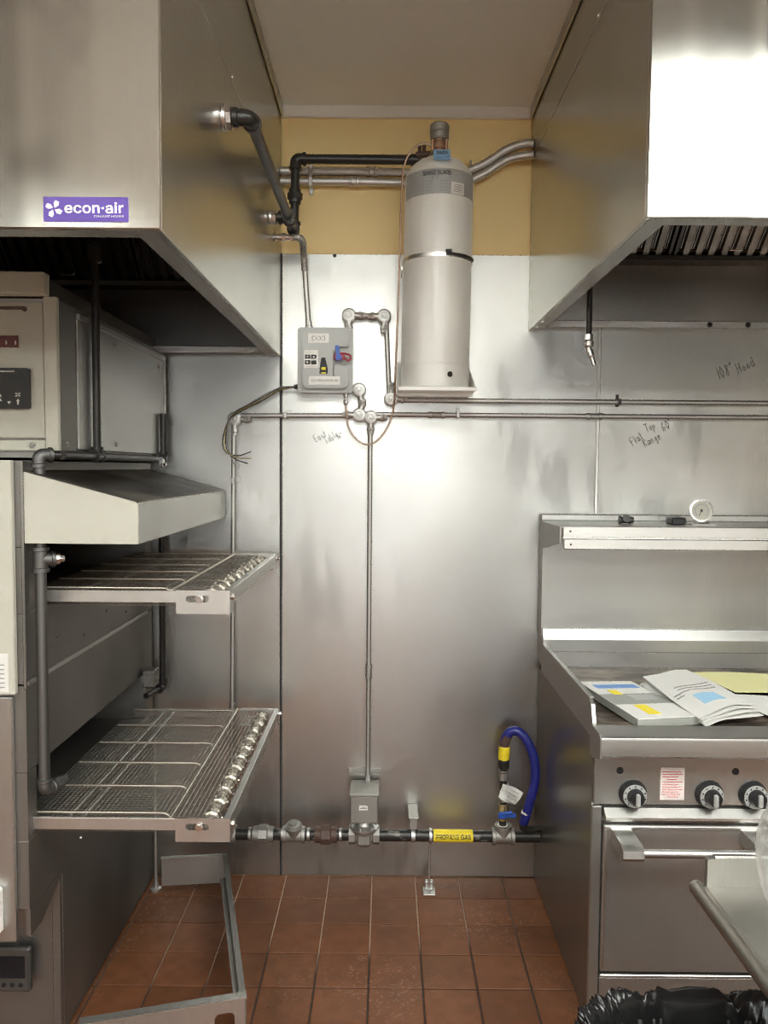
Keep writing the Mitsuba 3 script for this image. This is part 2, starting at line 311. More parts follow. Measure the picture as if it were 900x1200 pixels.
# ================================================================== HOODS
def hood(label, xa, xb, yf, zb, zs, gut, side):
    """xa = the end towards the aisle, xb = the far end, yf = front, zb = underside, zs = seam to the closure panel above."""
    t = thing('exhaust_hood', label, 'exhaust hood'); s = 1 if xb > xa else -1; th = .012
    put(t + '__side_panel', bx(xa, xa + s * th, yf, -.004, zb, zs - .0015, .0015), 'steel_hood', smooth=False)
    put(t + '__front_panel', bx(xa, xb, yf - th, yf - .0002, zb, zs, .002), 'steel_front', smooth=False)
    put(t + '__closure_panel', cat([bx(xa, xa + s * th, yf + .002, -.004, zs + .0015, CEIL - .002, .001), bx(xa, xb, yf - th + .002, yf, zs + .002, CEIL - .002)]), 'steel_hood', smooth=False)
    put(t + '__ceiling_flange', bx(xa - s * .002, xa - s * .010, yf + .02, -.02, CEIL - .05, CEIL - .003, .002), 'steel_hood', smooth=False)
    put(t + '__far_side_panel', bx(xb, xb - s * th, yf, -.004, zb, zs), 'steel_hood', smooth=False)
    put(t + '__top_panel', bx(xa + s * th, xb - s * th, yf, -.004, zs - .012, zs - .002), 'steel_sooty', smooth=False)
    put(t + '__bottom_flange', cat([bx(xa + s * th, xa + s * .055, yf, -.03, zb, zb + .004), bx(xa + s * .055, xb - s * th, yf, yf + .045, zb, zb + .004)]), 'steel_range', smooth=False)
    put(t + '__back_panel', bx(xa + s * th, xb - s * th, -.07, -.055, zb + .012, gut), 'steel_sooty' if side < 0 else 'steel_shade', smooth=False)
    put(t + '__back_lip', cat([bx(xa + s * .004, xb - s * th, -.10, -.004, zb + .022, zb + .026), bx(xa + s * .004, xb - s * th, -.102, -.096, zb - .002, zb + .026, .002)]), 'steel_bright', smooth=False)
    put(t + '__gutter', cat([bx(xa + s * th, xb - s * th, -.15, -.055, gut - .006, gut), bx(xa + s * th, xb - s * th, -.156, -.15, gut - .006, gut + .012)]), 'steel_sooty', smooth=False)
    # baffle filters leaning at 45 degrees
    L = .50; c = math.sqrt(.5)
    def lean(m):                                       # local: x along, z up the slope, y outwards (towards the front and down)
        V = np.array(m.vertices); return trimesh.Trimesh(np.c_[V[:, 0], -.135 - V[:, 2] * c + V[:, 1] * c, gut + .004 + V[:, 2] * c + V[:, 1] * c], m.faces, process=False)
    edge = 'steel_sooty' if side < 0 else 'steel_filter'
    for k in range(4):
        x0 = xa + s * (.03 + k * .50); lo, hi = min(x0, x0 + s * .49), max(x0, x0 + s * .49)
        back = [bx(lo, hi, .030, .032, .02, L)]
        rim = [bx(lo, lo + .012, 0, .034, 0, L), bx(hi - .012, hi, 0, .034, 0, L), bx(lo, hi, 0, .034, 0, .010), bx(lo, hi, 0, .034, L - .02, L)]
        f = put(t + '__filter', lean(cat(back + rim)), 'steel_sooty', smooth=False)
        for i in range(9):
            m = lo + .044 + .0495 * i
            ch = cat([bx(m - .0115, m + .0115, 0, .002, .012, L - .012), bx(m - .0115, m - .0095, .002, .014, .05, L - .012), bx(m + .0095, m + .0115, .002, .014, .05, L - .012)])
            put(f + '__baffle', lean(ch), 'steel_sooty' if side < 0 else 'steel_filter', smooth=False)
        for i in range(10):
            for o in (-.004, .005): put(f + '__rear_baffle', lean(bx(lo + .02 + .0495 * i + o - .0022, lo + .02 + .0495 * i + o + .0022, .014, .024, .035, L - .02)), edge, smooth=False)
        put(f + '__handle', lean(pipe([(lo + .2, -.002, .05), (lo + .2, -.02, .05), (lo + .25, -.02, .05), (lo + .25, -.002, .05)], .003, .008, 8)), 'chrome')
    return t
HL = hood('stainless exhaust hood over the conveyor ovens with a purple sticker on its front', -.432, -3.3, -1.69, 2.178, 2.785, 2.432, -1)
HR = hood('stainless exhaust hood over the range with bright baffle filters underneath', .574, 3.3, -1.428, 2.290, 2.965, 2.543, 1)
for y in (-.03, -.12, -.22): put(HR + '__bolt', bolt((.59, y, 2.289), (0, 0, -1), .006, .006), 'chrome')
for x in (1.27, 1.42): put(HR + '__bolt', bolt((x, -.102, 2.302), (0, -1, 0), .007, .004), 'black_iron')
put(HR + '__rivet', lathe((.574, -.99, 2.975), (-1, 0, 0), [(0, .006), (.003, .004)], 10), 'chrome')
put(HL + '__rivet', lathe((-.432, -1.0, 2.80), (1, 0, 0), [(0, .006), (.003, .004)], 10), 'chrome')
st = put(HL + '__sticker', prism(rrect(-.652, -.491, 2.190, 2.236, .002), 'y', -1.7032, -1.7020), 'purple', smooth=False, label='purple sticker with white lettering')
put(st + '__lettering', on_front(text('econ\u00b7air', .0185, True, .0006, .112), -.612, -1.7032, 2.2065), 'white', smooth=False)
put(st + '__lettering', on_front(text('EXHAUST HOODS', .0035, False, .0006, .056), -.556, -1.7032, 2.1985), 'white', smooth=False)
blades = []
for q in range(4):
    a = q * math.pi / 2 + .3
    P = [(.002, .001), (.010, .003), (.0135, .009), (.008, .0145), (.003, .010)]
    blades.append(prism(Polygon([(-.632 + x * math.cos(a) - z * math.sin(a), 2.2135 + x * math.sin(a) + z * math.cos(a)) for x, z in P]), 'y', -1.7038, -1.7032))
put(st + '__fan_logo', cat(blades), 'white', smooth=False)

# drop pipe with nozzle under the right hood
t = thing('suppression_nozzle', 'black drop pipe with a chrome bent nozzle under the right hood', 'nozzle')
put(t + '__pipe', cyl((.675, -.56, 2.952), (.678, -.56, 2.175), .0095), 'black_iron')
put(t + '__fitting', cat([hexnut((.678, -.56, 2.182), (0, 0, -1), .014, .018), lathe((.678, -.56, 2.164), (0, 0, -1), [(0, .011), (.006, .016), (.020, .016), (.026, .011)]), cyl((.676, -.56, 2.142), (.680, -.56, 2.122), .010)]), 'chrome')
put(t + '__nozzle', cat([lathe((.681, -.56, 2.130), (.30, -.1, -1), [(0, .010), (.02, .012), (.026, .008), (.05, .0075), (.055, .006)]), cyl((.660, -.56, 2.152), (.675, -.56, 2.147), .004)]), 'chrome')

# ================================================================== SUPPRESSION PIPES, TANK, CONTROL BOX
def elbow(p, d0, d1, r, R):
    """A screwed elbow: round the corner p from direction d0 (coming from) to d1 (going to), with a bead at each mouth."""
    p, d0, d1 = (np.asarray(v, float) for v in (p, d0, d1)); d0 = d0 / np.linalg.norm(d0); d1 = d1 / np.linalg.norm(d1)
    return cat([tube(fillet([p + d0 * R, p, p + d1 * R], R * .95, 9), r * 1.28, 16), lathe(p + d0 * R * .72, d0, [(0, r * 1.3), (.002, r * 1.5), (R * .34, r * 1.5)], 16), lathe(p + d1 * R * .72, d1, [(0, r * 1.3), (.002, r * 1.5), (R * .34, r * 1.5)], 16)])
def tee(p, ax, br, r, L):
    p, ax, br = (np.asarray(v, float) for v in (p, ax, br))
    return cat([lathe(p - ax * L, ax, [(0, r * 1.5), (L * .3, r * 1.5), (L * .35, r * 1.28), (L * 1.65, r * 1.28), (L * 1.7, r * 1.5), (L * 2, r * 1.5)], 18), lathe(p, br, [(0, r * 1.28), (L * .72, r * 1.28), (L * .76, r * 1.5), (L * 1.05, r * 1.5)], 18)])
def union(p, ax, r, L):
    return cat([lathe(np.asarray(p) - np.asarray(ax) * L, ax, [(0, r * 1.4), (L * .55, r * 1.45), (L * .6, r * 1.7)], 16), lathe(np.asarray(p) - np.asarray(ax) * L * .4, ax, [(0, r * 1.8), (L * .8, r * 1.8)], 8), lathe(np.asarray(p) + np.asarray(ax) * L * .4, ax, [(0, r * 1.65), (L * .1, r * 1.4), (L * .6, r * 1.4)], 16)])
t = thing('suppression_pipe', 'black iron pipe running from the left hood along the yellow wall to the white tank', 'pipe')
r = .0165; px = -.360; zp = 2.632
put(t + '__pipe', cyl((px, -1.10, zp), (px, -.36, zp), r), 'black_iron')
put(t + '__elbow', elbow((px, -1.135, zp), (-1, 0, 0), (0, 1, 0), r, .04), 'black_iron')
put(t + '__pipe', cyl((-.425, -1.135, zp), (px - .03, -1.135, zp), r * .9), 'black_iron')
def flange(x, y, z, r):
    return cat([lathe((x, y, z), (1, 0, 0), [(0, r * .9), (.004, r), (.012, r), (.014, r * .92)], 20), lathe((x + .014, y, z), (1, 0, 0), [(0, r * .95), (.012, r * .95)], 8)])
put(t + '__flange', flange(-.4315, -1.135, zp, .034), 'chrome', label='chrome hood adapter')
put(t + '__tee', tee((px, -.33, zp), np.array([0, 1, 0]), np.array([-1, 0, 0]), r, .035), 'black_iron')
put(t + '__flange', flange(-.4315, -.33, zp, .027), 'chrome', label='chrome hood adapter')
put(t + '__pipe', cyl((-.425, -.33, zp), (px, -.33, zp), r * .9), 'black_iron')
put(t + '__pipe', cyl((px, -.30, zp), (px, -.18, zp), r), 'black_iron')
put(t + '__elbow', elbow((px, -.16, zp), (0, -1, 0), (0, 0, 1), r, .034), 'black_iron')
put(t + '__pipe', cyl((px, -.16, zp + .02), (px + .004, -.16, 2.89), r), 'black_iron')
put(t + '__union', union((px + .002, -.16, 2.765), (0, 0, 1), r, .026), 'black_iron')
put(t + '__elbow', elbow((px + .004, -.16, 2.905), (0, 0, -1), (1, 0, 0), r, .038), 'black_iron')
put(t + '__pipe', cyl((px + .03, -.16, 2.905), (.12, -.16, 2.905), r * 1.08), 'black_iron')
put(t + '__collar', lathe((.085, -.16, 2.905), (1, 0, 0), [(0, .021), (.03, .021), (.034, .018), (.06, .018)], 16), 'black_iron')

t = thing('wall_conduit', 'twin galvanized conduits behind the tank bending down into the right hood', 'conduit')
for k, z in enumerate((2.908, 2.868)):
    put(t + '__conduit', tube(spline([(-.43, -.03, z), (-.1, -.03, z), (.25, -.03, z - .004), (.36, -.032, z + .022), (.47, -.04, z + .085), (.54, -.05, z + .105 - .006 * k), (.574, -.06, z + .100)], 8), .0165, 14), 'galvanized')
put(t + '__coupling', lathe((-.16, -.03, 2.868), (1, 0, 0), [(0, .0185), (.004, .0205), (.012, .0205), (.014, .0185), (.032, .0185), (.034, .0205), (.042, .0205), (.046, .0185)], 16), 'galvanized')
put(t + '__coupling', lathe((-.09, -.03, 2.908), (1, 0, 0), [(0, .0185), (.004, .0205), (.012, .0205), (.014, .0185), (.032, .0185), (.034, .0205), (.042, .0205), (.046, .0185)], 16), 'galvanized')
put(t + '__strap', cat([bx(-.318, -.302, -.004, .008, 2.825, 2.945, .002), bx(-.318, -.302, -.050, -.002, 2.847, 2.928, .002), lathe((-.31, -.005, 2.836), (0, -1, 0), [(0, .008), (.004, .008)], 10)]), 'galvanized')
put(t + '__set_screw', lathe((.325, -.045, 2.93), (0, -.5, 1), [(0, .006), (.018, .006)], 8), 'chrome')

TX, TY, TR = .187, -.20, .130
t = thing('suppression_tank', 'tall white fire suppression cylinder with a silver label on the wall bracket', 'tank')
prof = [(0, .118), (.004, .126), (.008, TR), (.085, TR), (.088, TR - .0025), (.094, TR - .0025), (.097, TR), (.777, TR)]
prof += [(.777 + .095 * math.sin(a), TR * math.cos(a) * .98 + .0026) for a in np.linspace(.12, 1.28, 9)]
put(t + '__cylinder', lathe((TX - .004, TY, 2.0225), (0.011, 0, 1), prof, 56), 'tank_white', smooth=40)
put(t + '__neck', cat([lathe((TX + .004, TY, 2.885), (0, 0, 1), [(0, .042), (.012, .042), (.014, .03), (.03, .03)], 20)] + [bolt((TX + .004 + .034 * math.cos(a), TY + .034 * math.sin(a), 2.897), (0, 0, 1), .006, .010) for a in np.arange(6) * math.pi / 3]), 'cast')
put(t + '__valve', cat([lathe((TX + .004, TY, 2.905), (0, 0, 1), [(0, .022), (.02, .020), (.024, .026), (.04, .024), (.055, .018), (.065, .020)], 18), cyl((TX + .03, TY - .01, 2.92), (TX + .03, TY - .01, 2.96), .006), cyl((TX - .022, TY - .01, 2.92), (TX - .022, TY - .01, 2.96), .006), cyl((TX - .055, -.17, 2.905), (TX, TY, 2.912), .012)]), 'copper', label='reddish bronze valve body')
put(t + '__valve_head', lathe((TX + .004, TY, 2.962), (0, 0, 1), [(0, .030), (.004, .035), (.020, .035), (.022, .032), (.026, .032), (.028, .036), (.052, .036), (.058, .032)], 24), 'cast', label='grey metal valve head')
put(t + '__side_fitting', cat([cyl((.105, -.18, 2.915), (.16, -.19, 2.915), .012), cyl((.118, -.18, 2.915), (.118, -.18, 2.95), .007), cyl((.135, -.18, 2.915), (.135, -.18, 2.95), .007)]), 'rusty')
lab = put(t + '__label', patch_z(TX - .004, TY, TR, -1.25, 1.25, 2.722, 2.812), 'silver_label', label='silver grey wrap label')
R2 = TR + .001; CX = TX - .004
put(lab + '__lettering', wrap_z(text('RANGE GUARD', .0165, True, .0010, .104), CX, TY, R2, -.068, 2.7885), 'ink', smooth=False)
g = []
for i in range(7): g.append(wrap_z(bx(0, .075, 0, .0022, 0, .0006), CX, TY, R2, -.138, 2.738 + .0105 * i))
for i in range(4):
    for (a, w) in ((-.060, .028), (-.005, .030)): g.append(wrap_z(bx(0, w, 0, .0025, 0, .0006), CX, TY, R2, a, 2.732 + .0115 * i))
g += [wrap_z(bx(0, .005, 0, .010, 0, .0006), CX, TY, R2, a, 2.774) for a in (-.034, -.018)]
g += [wrap_z(bx(0, .0012, 0, .085, 0, .0006), CX, TY, R2, a, 2.7245) for a in (-.070, .031)]
put(lab + '__fine_print', cat(g), 'ink_grey', smooth=False)
put(lab + '__white_tag', cat([patch_z(CX, TY, R2, .28, .70, 2.724, 2.766, .0007)]), 'white', smooth=False)
put(lab + '__fine_print', cat([wrap_z(bx(0, .036, 0, .002, 0, .0006), CX, TY, R2 + .0007, .047, 2.732 + .006 * i) for i in range(5)]), 'ink_grey', smooth=False)
tag = put(t + '__year_tag', bx(-.030, .030, -.0012, 0, 0, .050, .0004), 'tag_blue', smooth=False, label='light blue year tag')
V = np.array(mi.ScalarTransform4f().matrix)
def tilt(m, x, y, z, a):
    v = np.array(m.vertices); c, s = math.cos(a), math.sin(a)
    return trimesh.Trimesh(np.c_[x + v[:, 0], y + v[:, 1] * c + v[:, 2] * s, z - v[:, 1] * s + v[:, 2] * c], m.faces, process=False)
scene[tag] = mikit.ply(tilt(bx(-.030, .030, -.0012, 0, 0, .050, .0004), TX + .006, TY - .130, 2.840, .45), 'tag_blue')
put(tag + '__lettering', tilt(on_front(text('2023', .0125, True, .0006, .040), -.019, -.0012, .028), TX + .006, TY - .130, 2.840, .45), 'ink', smooth=False)
put(tag + '__fine_print', tilt(cat([bx(.012, .026, -.0018, -.0012, .010, .013), bx(.016, .026, -.0018, -.0012, .016, .019), bx(-.026, .008, -.0018, -.0012, .008, .010)]), TX + .006, TY - .130, 2.840, .45), 'mark_blue', smooth=False)
put(t + '__bolt', bolt((TX + .045, TY - .122, 2.075), (.3, -1, 0), .007, .004), 'black_iron')

t = thing('tank_bracket', 'steel shelf bracket with a chrome band holding the white tank', 'bracket')
put(t + '__shelf', cat([bx(.042, .330, -.345, -.004, 2.016, 2.022, .001), bx(.042, .330, -.349, -.345, 2.012, 2.026, .001), bx(.042, .330, -.20, -.19, 2.004, 2.016)]), 'tank_white', smooth=False)
put(t + '__back_plate', bx(.042, .330, -.010, -.003, 2.005, 2.16, .001), 'tank_white', smooth=False)
for x in (.327, .042): put(t + '__gusset', prism([(-.004, 2.022), (-.30, 2.022), (-.30, 2.03), (-.004, 2.15)], 'x', x, x + .004), 'tank_white', smooth=False)
BC = TX - .004
put(t + '__band', cat([patch_z(BC, TY, TR + .0005, -2.2, 2.2, 2.500, 2.514, .0025, 40), bx(BC + .005 - TR - .004, BC + .005 - TR, TY + .08, -.004, 2.500, 2.514), bx(BC + .005 + TR, BC + .005 + TR + .004, TY + .08, -.004, 2.500, 2.514)]), 'chrome')
put(t + '__clasp', cat([patch_z(BC, TY, TR + .003, .18, 1.3, 2.503, 2.513, .006, 20), cyl((BC + .027, TY - TR - .002, 2.518), (BC + .050, TY - TR - .004, 2.518), .006)]), 'black_iron', label='dark clasp on the band')

t = thing('copper_tube', 'thin copper tube looping from the tank valve past the wall down to the control box', 'tube')
put(t + '__tube', tube(spline([(.165, -.205, 2.944), (.125, -.21, 2.944), (.085, -.21, 2.918), (.058, -.20, 2.86), (.050, -.19, 2.75), (.046, -.19, 2.55), (.040, -.17, 2.3), (.034, -.13, 2.10), (.030, -.06, 1.985), (.012, -.055, 1.91), (-.030, -.055, 1.845), (-.078, -.055, 1.822), (-.125, -.055, 1.848), (-.155, -.055, 1.90), (-.164, -.06, 1.98), (-.164, -.06, 2.0)], 10), .0036, 10), 'copper')
put(t + '__fitting', cat([lathe((.172, -.204, 2.944), (-1, 0, 0), [(0, .008), (.014, .008), (.018, .006), (.03, .005)], 8)]), 'brass')
put(t + '__fitting', cat([lathe((-.164, -.06, 2.028), (0, 0, -1), [(0, .010), (.016, .010), (.018, .007), (.03, .007), (.032, .010), (.042, .010), (.05, .005)], 10)]), 'chrome')

# control box
bx0, bx1, bz0, bz1, by = -.352, -.139, 2.029, 2.280, -.115
t = thing('control_box', 'light grey fire suppression control box with a blue handle and white stickers', 'control box')
put(t + '__body', cat([prism(rrect(bx0, bx1, bz0, bz1, .012), 'y', -.075, -.004), prism(rrect(bx0 - .003, bx1 + .003, bz0 - .003, bz1 + .003, .012), 'y', -.086, -.075)]), 'box_grey')
lid = rrect(bx0 + .018, bx1 - .012, bz0 + .012, bz1 - .010, .022)
notch = rrect(bx1 - .066, bx1 + .05, 2.125, 2.205, .02)
corners = [Polygon([(bx0, bz0), (bx0 + .038, bz0), (bx0, bz0 + .038)]), Polygon([(bx1, bz0), (bx1 - .032, bz0), (bx1, bz0 + .032)])]
shape = lid.difference(notch)
for c in corners: shape = shape.difference(c)
shape = shape.buffer(-.006).buffer(.006)
l2 = shape.buffer(-.004)
put(t + '__lid', cat([prism(shape, 'y', -.106, -.086), prism(l2, 'y', -.110, -.106)]), 'box_grey')
for (x, z) in ((bx0 + .008, bz1 - .008), (bx1 - .008, bz1 - .008), (bx0 + .008, bz0 + .008), (bx1 - .008, bz0 + .008), (bx0 + .008, bz1 - .05)):
    put(t + '__screw', lathe((x, -.086, z), (0, -1, 0), [(0, .004), (.003, .003)], 10), 'cast')
yl = -.1102
w = put(t + '__sticker', bx(-.311, -.229, yl - .0008, yl, 2.218, 2.255), 'white', smooth=False, label='white sticker with a ringed emblem')
rings = []
for cx in (-.287, -.270, -.253):
    rings.append(prism(Point(cx, 2.2365).buffer(.0085).difference(Point(cx, 2.2365).buffer(.0068)), 'y', yl - .0014, yl - .0008))
rings.append(prism(Point(-.270, 2.2365).buffer(.026).difference(Point(-.270, 2.2365).buffer(.0245)).intersection(sbox(-.4, 2.224, 0, 2.249)), 'y', yl - .0014, yl - .0008))
put(w + '__emblem', cat(rings), 'ink_grey', smooth=False)
w = put(t + '__sticker', bx(-.327, -.272, yl - .0008, yl, 2.120, 2.190), 'white', smooth=False, label='white sticker with four dark pictograms')
put(w + '__pictogram', cat([bx(a, a + .021, yl - .0014, yl - .0008, z, z + .016) for a in (-.323, -.299) for z in (2.134, 2.156)]), 'ink', smooth=False)
put(w + '__pictogram', cat([bx(-.318, -.310, yl - .0020, yl - .0014, 2.139, 2.146), bx(-.292, -.284, yl - .0020, yl - .0014, 2.160, 2.166), bx(-.316, -.310, yl - .0020, yl - .0014, 2.162, 2.168), bx(-.320, -.300, yl - .0014, yl - .0008, 2.178, 2.183), bx(-.322, -.280, yl - .0014, yl - .0008, 2.124, 2.128)]), 'paper', smooth=False)
w = put(t + '__indicator', prism(Polygon([(-.263, 2.100), (-.237, 2.100), (-.236, 2.118), (-.246, 2.158), (-.256, 2.158), (-.262, 2.118)]).buffer(.003), 'y', yl - .002, yl), 'ink', smooth=False, label='black indicator window with yellow flag')
put(w + '__flag', cat([bx(-.258, -.241, yl - .0028, yl - .002, 2.113, 2.124), bx(-.259, -.240, yl - .0028, yl - .002, 2.0985, 2.104)]), 'mark_yellow', smooth=False)
w = put(t + '__sticker', bx(-.308, -.185, yl - .0008, yl, 2.055, 2.088), 'trim_white', smooth=False, label='white strip sticker with lettering')
put(w + '__lettering', on_front(text('FIRE SUPPRESSION SYSTEM', .0085, True, .0006, .108), -.300, yl - .0008, 2.067), 'ink_grey', smooth=False)
put(t + '__handle', cat([prism(Polygon([(-.204, 2.205), (-.190, 2.209), (-.182, 2.165), (-.198, 2.163)]), 'y', -.125, -.117), prism(Point(-.19, 2.162).buffer(.013), 'y', -.125, -.112)]), 'blue_paint', label='blue release handle')
put(t + '__pull_pin', cat([tube(spline([(-.207, -.118, 2.170), (-.18, -.122, 2.176), (-.15, -.121, 2.172), (-.143, -.118, 2.160), (-.152, -.118, 2.148), (-.165, -.118, 2.158)], 6), .004, 8), bx(-.21, -.165, -.121, -.113, 2.153, 2.172, .003)]), 'red_paint', label='dark red pull pin')
put(t + '__seal_wire', tube(spline([(-.145, -.116, 2.158), (-.155, -.116, 2.138), (-.178, -.116, 2.132), (-.195, -.116, 2.145)], 6), .0012, 6), 'galvanized')
put(t + '__chain', cat([trimesh.creation.icosphere(1, .0032).apply_translation((-.210 + .001 * math.sin(i), -.113, 2.185 - i * .0072)) for i in range(14)]), 'ink_grey')
put(t + '__cable_gland', cat([hexnut((bx0 - .002, -.05, 2.052), (-1, 0, 0), .013, .008), cyl((bx0 - .008, -.05, 2.052), (bx0 - .02, -.05, 2.052), .009)]), 'black_iron')

# conduit runs with corner pulleys
def pulley(k, p, dirs):
    x, y, z = p
    m = [lathe((x, y + .02, z), (0, -1, 0), [(0, .026), (.004, .029), (.028, .029), (.030, .026), (.031, .022), (.034, .022), (.035, .014), (.0335, .012), (.0335, .008), (.037, .007), (.038, .005)], 28)]
    for d in dirs:
        d = np.array((d[0], 0, d[1]), float); q = np.array((x, y, z))
        m += [lathe(q + d * .020, d, [(0, .013), (.022, .013)], 14), lathe(q + d * .040, d, [(0, .016), (.012, .016), (.014, .013), (.026, .0125)], 8)]
    put(k + '__corner_pulley', cat(m), 'galvanized')
E9 = .0095; yc = -.032
t = thing('detection_conduit', 'thin conduit looping over the control box then running right below the tank', 'conduit')
pulley(t, (-.154, yc, 2.340), ((0, -1), (1, 0)))
pulley(t, (-.013, yc, 2.338), ((-1, 0), (0, -1)))
pulley(t, (.018, yc, 2.008), ((0, 1), (1, 0)))
put(t + '__conduit', cyl((-.164, yc, 2.282), (-.160, yc, 2.32), .010), 'galvanized')
put(t + '__conduit', cyl((-.13, yc, 2.341), (-.035, yc, 2.340), E9), 'galvanized')
put(t + '__conduit', cyl((-.004, yc, 2.315), (.010, yc, 2.03), E9), 'galvanized')
put(t + '__conduit', cyl((.04, yc, 2.003), (XR - .2, yc, 2.003), E9), 'galvanized')
put(t + '__strap', cat([bx(.935, .947, -.008, -.002, 1.985, 2.035, .001), lathe((.941, -.006, 2.026), (0, -1, 0), [(0, .006), (.003, .005)], 8), bx(.935, .947, -.045, -.004, 1.991, 2.015, .001)]), 'black_iron')
t = thing('pull_station_conduit', 'thin conduit running left from the control box then down behind the conveyors', 'conduit')
pulley(t, (-.112, yc, 2.043), ((-1, 0), (.25, -.97)))
pulley(t, (-.110, yc, 1.942), ((-1, 0), (.25, .97)))
pulley(t, (-.616, yc, 1.922), ((1, 0), (0, -1)))
put(t + '__conduit', cyl((-.106, yc, 2.02), (-.104, yc, 1.965), .0105), 'galvanized')
put(t + '__conduit', cyl((-.134, yc, 1.940), (-.592, yc, 1.936), E9), 'galvanized')
put(t + '__conduit', cyl((-.620, yc, 1.90), (-.634, yc, .275), E9), 'galvanized')
put(t + '__coupling', lathe((-.42, yc, 1.9377), (1, 0, 0), [(0, .0125), (.012, .0125)], 8), 'galvanized')
put(t + '__coupling', lathe((-.6305, yc, .70), (0, 0, 1), [(0, .013), (.05, .013)], 12), 'galvanized')
for x, z in ((-.41, 1.938), (-.6225, 1.67)):
    put(t + '__strap', cat([bx(x - .006, x + .006, -.045, -.003, z - .012, z + .012, .001), bx(x - .005, x + .022, -.006, -.002, z - .006, z + .022, .001)]), 'galvanized')
t = thing('valve_conduit', 'conduit from the tee under the control box down to the gas valve and off right', 'conduit')
pulley(t, (-.064, yc, 1.932), ((1, .03), (0, -1)))
put(t + '__conduit', cyl((-.04, yc, 1.945), (XR - .2, yc, 1.945), E9), 'galvanized')
put(t + '__conduit', cyl((-.0655, yc, 1.91), (-.065, yc, .435), E9), 'galvanized')
put(t + '__coupling', lathe((-.0652, yc, .86), (0, 0, 1), [(0, .0125), (.008, .014), (.03, .0125), (.05, .014), (.058, .0125)], 12), 'galvanized')
put(t + '__coupling', lathe((-.065, yc, .422), (0, 0, 1), [(0, .014), (.014, .014), (.018, .0125), (.035, .0125)], 10), 'galvanized')
for x, z in ((.205, 1.945), (.845, 1.945)):
    put(t + '__coupling', lathe((x - .035, yc, z), (1, 0, 0), [(0, .0125), (.004, .0135), (.014, .0135), (.016, .0115), (.05, .0115), (.052, .0135), (.062, .0135), (.066, .0125)], 12), 'galvanized')
put(t + '__strap', cat([bx(.284, .296, -.045, -.003, 1.933, 1.957, .001), bx(.284, .300, -.006, -.002, 1.95, 1.975, .001)]), 'galvanized')
t = thing('box_conduit', 'short conduit dropping from the left hood fitting to the control box top', 'conduit')
put(t + '__hood_fitting', cat([lathe((-.4315, -.20, 2.600), (1, 0, 0), [(0, .016), (.006, .016), (.008, .011), (.030, .011)], 14), hexnut((-.402, -.20, 2.600), (1, 0, 0), .016, .016), cyl((-.388, -.20, 2.600), (-.360, -.20, 2.600), .010), hexnut((-.372, -.20, 2.600), (1, 0, 0), .013, .010)]), 'chrome')
put(t + '__flexible_elbow', tube(spline([(-.362, -.20, 2.600), (-.338, -.195, 2.600), (-.328, -.16, 2.594), (-.330, -.11, 2.575), (-.331, -.075, 2.545), (-.331, -.062, 2.51)], 8), np.array([.012 + .002 * (i % 2) for i in range(41)]), 12), 'galvanized')
put(t + '__conduit', cyl((-.331, -.06, 2.53), (-.313, -.06, 2.283), .0105), 'galvanized')
put(t + '__coupling', lathe((-.3125, -.06, 2.281), (-.07, 0, 1), [(0, .016), (.010, .016), (.012, .013), (.03, .013)], 10), 'galvanized')
t = thing('wire_bundle', 'loose bundle of dark wires hanging from the control box over the corner pulley', 'wires')
for k in range(4):
    o = (k - 1.5) * .004
    base = [(-.371, -.05, 2.052 + o * .3), (-.43, -.05, 2.043 + o), (-.50, -.055, 2.005 + o * 1.6), (-.56, -.06, 1.972 + o), (-.606, -.066, 1.945 + o), (-.634, -.062, 1.915), (-.650 + o, -.05, 1.865), (-.652 + 1.6 * o, -.05, 1.82), (-.640 + o, -.05, 1.785)]
    tip = [(-.600, -.045, 1.774), (-.548, -.045, 1.790)] if k == 0 else [(-.60, -.05, 1.765), (-.545, -.05, 1.762)] if k == 1 else [(-.605, -.05, 1.757), (-.560, -.05, 1.742)] if k == 2 else [(-.622, -.05, 1.755), (-.608, -.05, 1.725)]
    put(t + '__wire', tube(spline(base + tip, 8), .0022, 6), ('black_plastic', 'brass', 'black_plastic', 'ink_grey')[k])

# ================================================================== GAS LINE
t = thing('gas_pipe', 'black iron gas pipe with a yellow lettered band along the foot of the wall', 'pipe')
gy, gz, gr = -.12, .237, .0235; ax = np.array([1., 0, 0])
put(t + '__elbow', cat([elbow((-.655, gy, gz), (1, 0, 0), (0, 1, .3), gr, .055), lathe((-.61, gy, gz), (1, 0, 0), [(0, .034), (.012, .034)], 8)]), 'cast')
for a, b in ((-.61, -.50), (-.47, -.385), (-.33, -.25), (-.21, -.135), (-.02, .635)):
    put(t + '__pipe', cyl((a, gy, gz), (b, gy, gz), gr, 20), 'gas_iron')
put(t + '__union', union((-.487, gy, gz), ax, gr * .95, .042), 'cast')
put(t + '__tee', tee((-.362, gy, gz), ax, np.array([0, -.35, .94]), gr * .95, .045), 'cast')
put(t + '__plug', lathe((-.362, gy - .016, gz + .042), (0, -.35, .94), [(0, .026), (.01, .026), (.012, .015), (.02, .015)], 12), 'cast')
put(t + '__union', union((-.232, gy, gz), ax, gr * .95, .045), 'rusty', label='rusty pipe union')
for x in (-.548, -.415, -.31, -.272, -.18): put(t + '__thread', lathe((x, gy, gz), ax, [(0, gr), (.002, gr + .003), (.012, gr + .003), (.014, gr)], 16), 'galvanized')
put(t + '__tee', tee((.487, gy, gz), ax, np.array([0, 0, 1.]), gr, .045), 'cast')
band = lathe((.204, gy, gz), ax, [(0, gr + .0012), (.160, gr + .0012)], 24)
lb = put(t + '__label', band, 'gas_yellow', label='yellow band with black lettering')
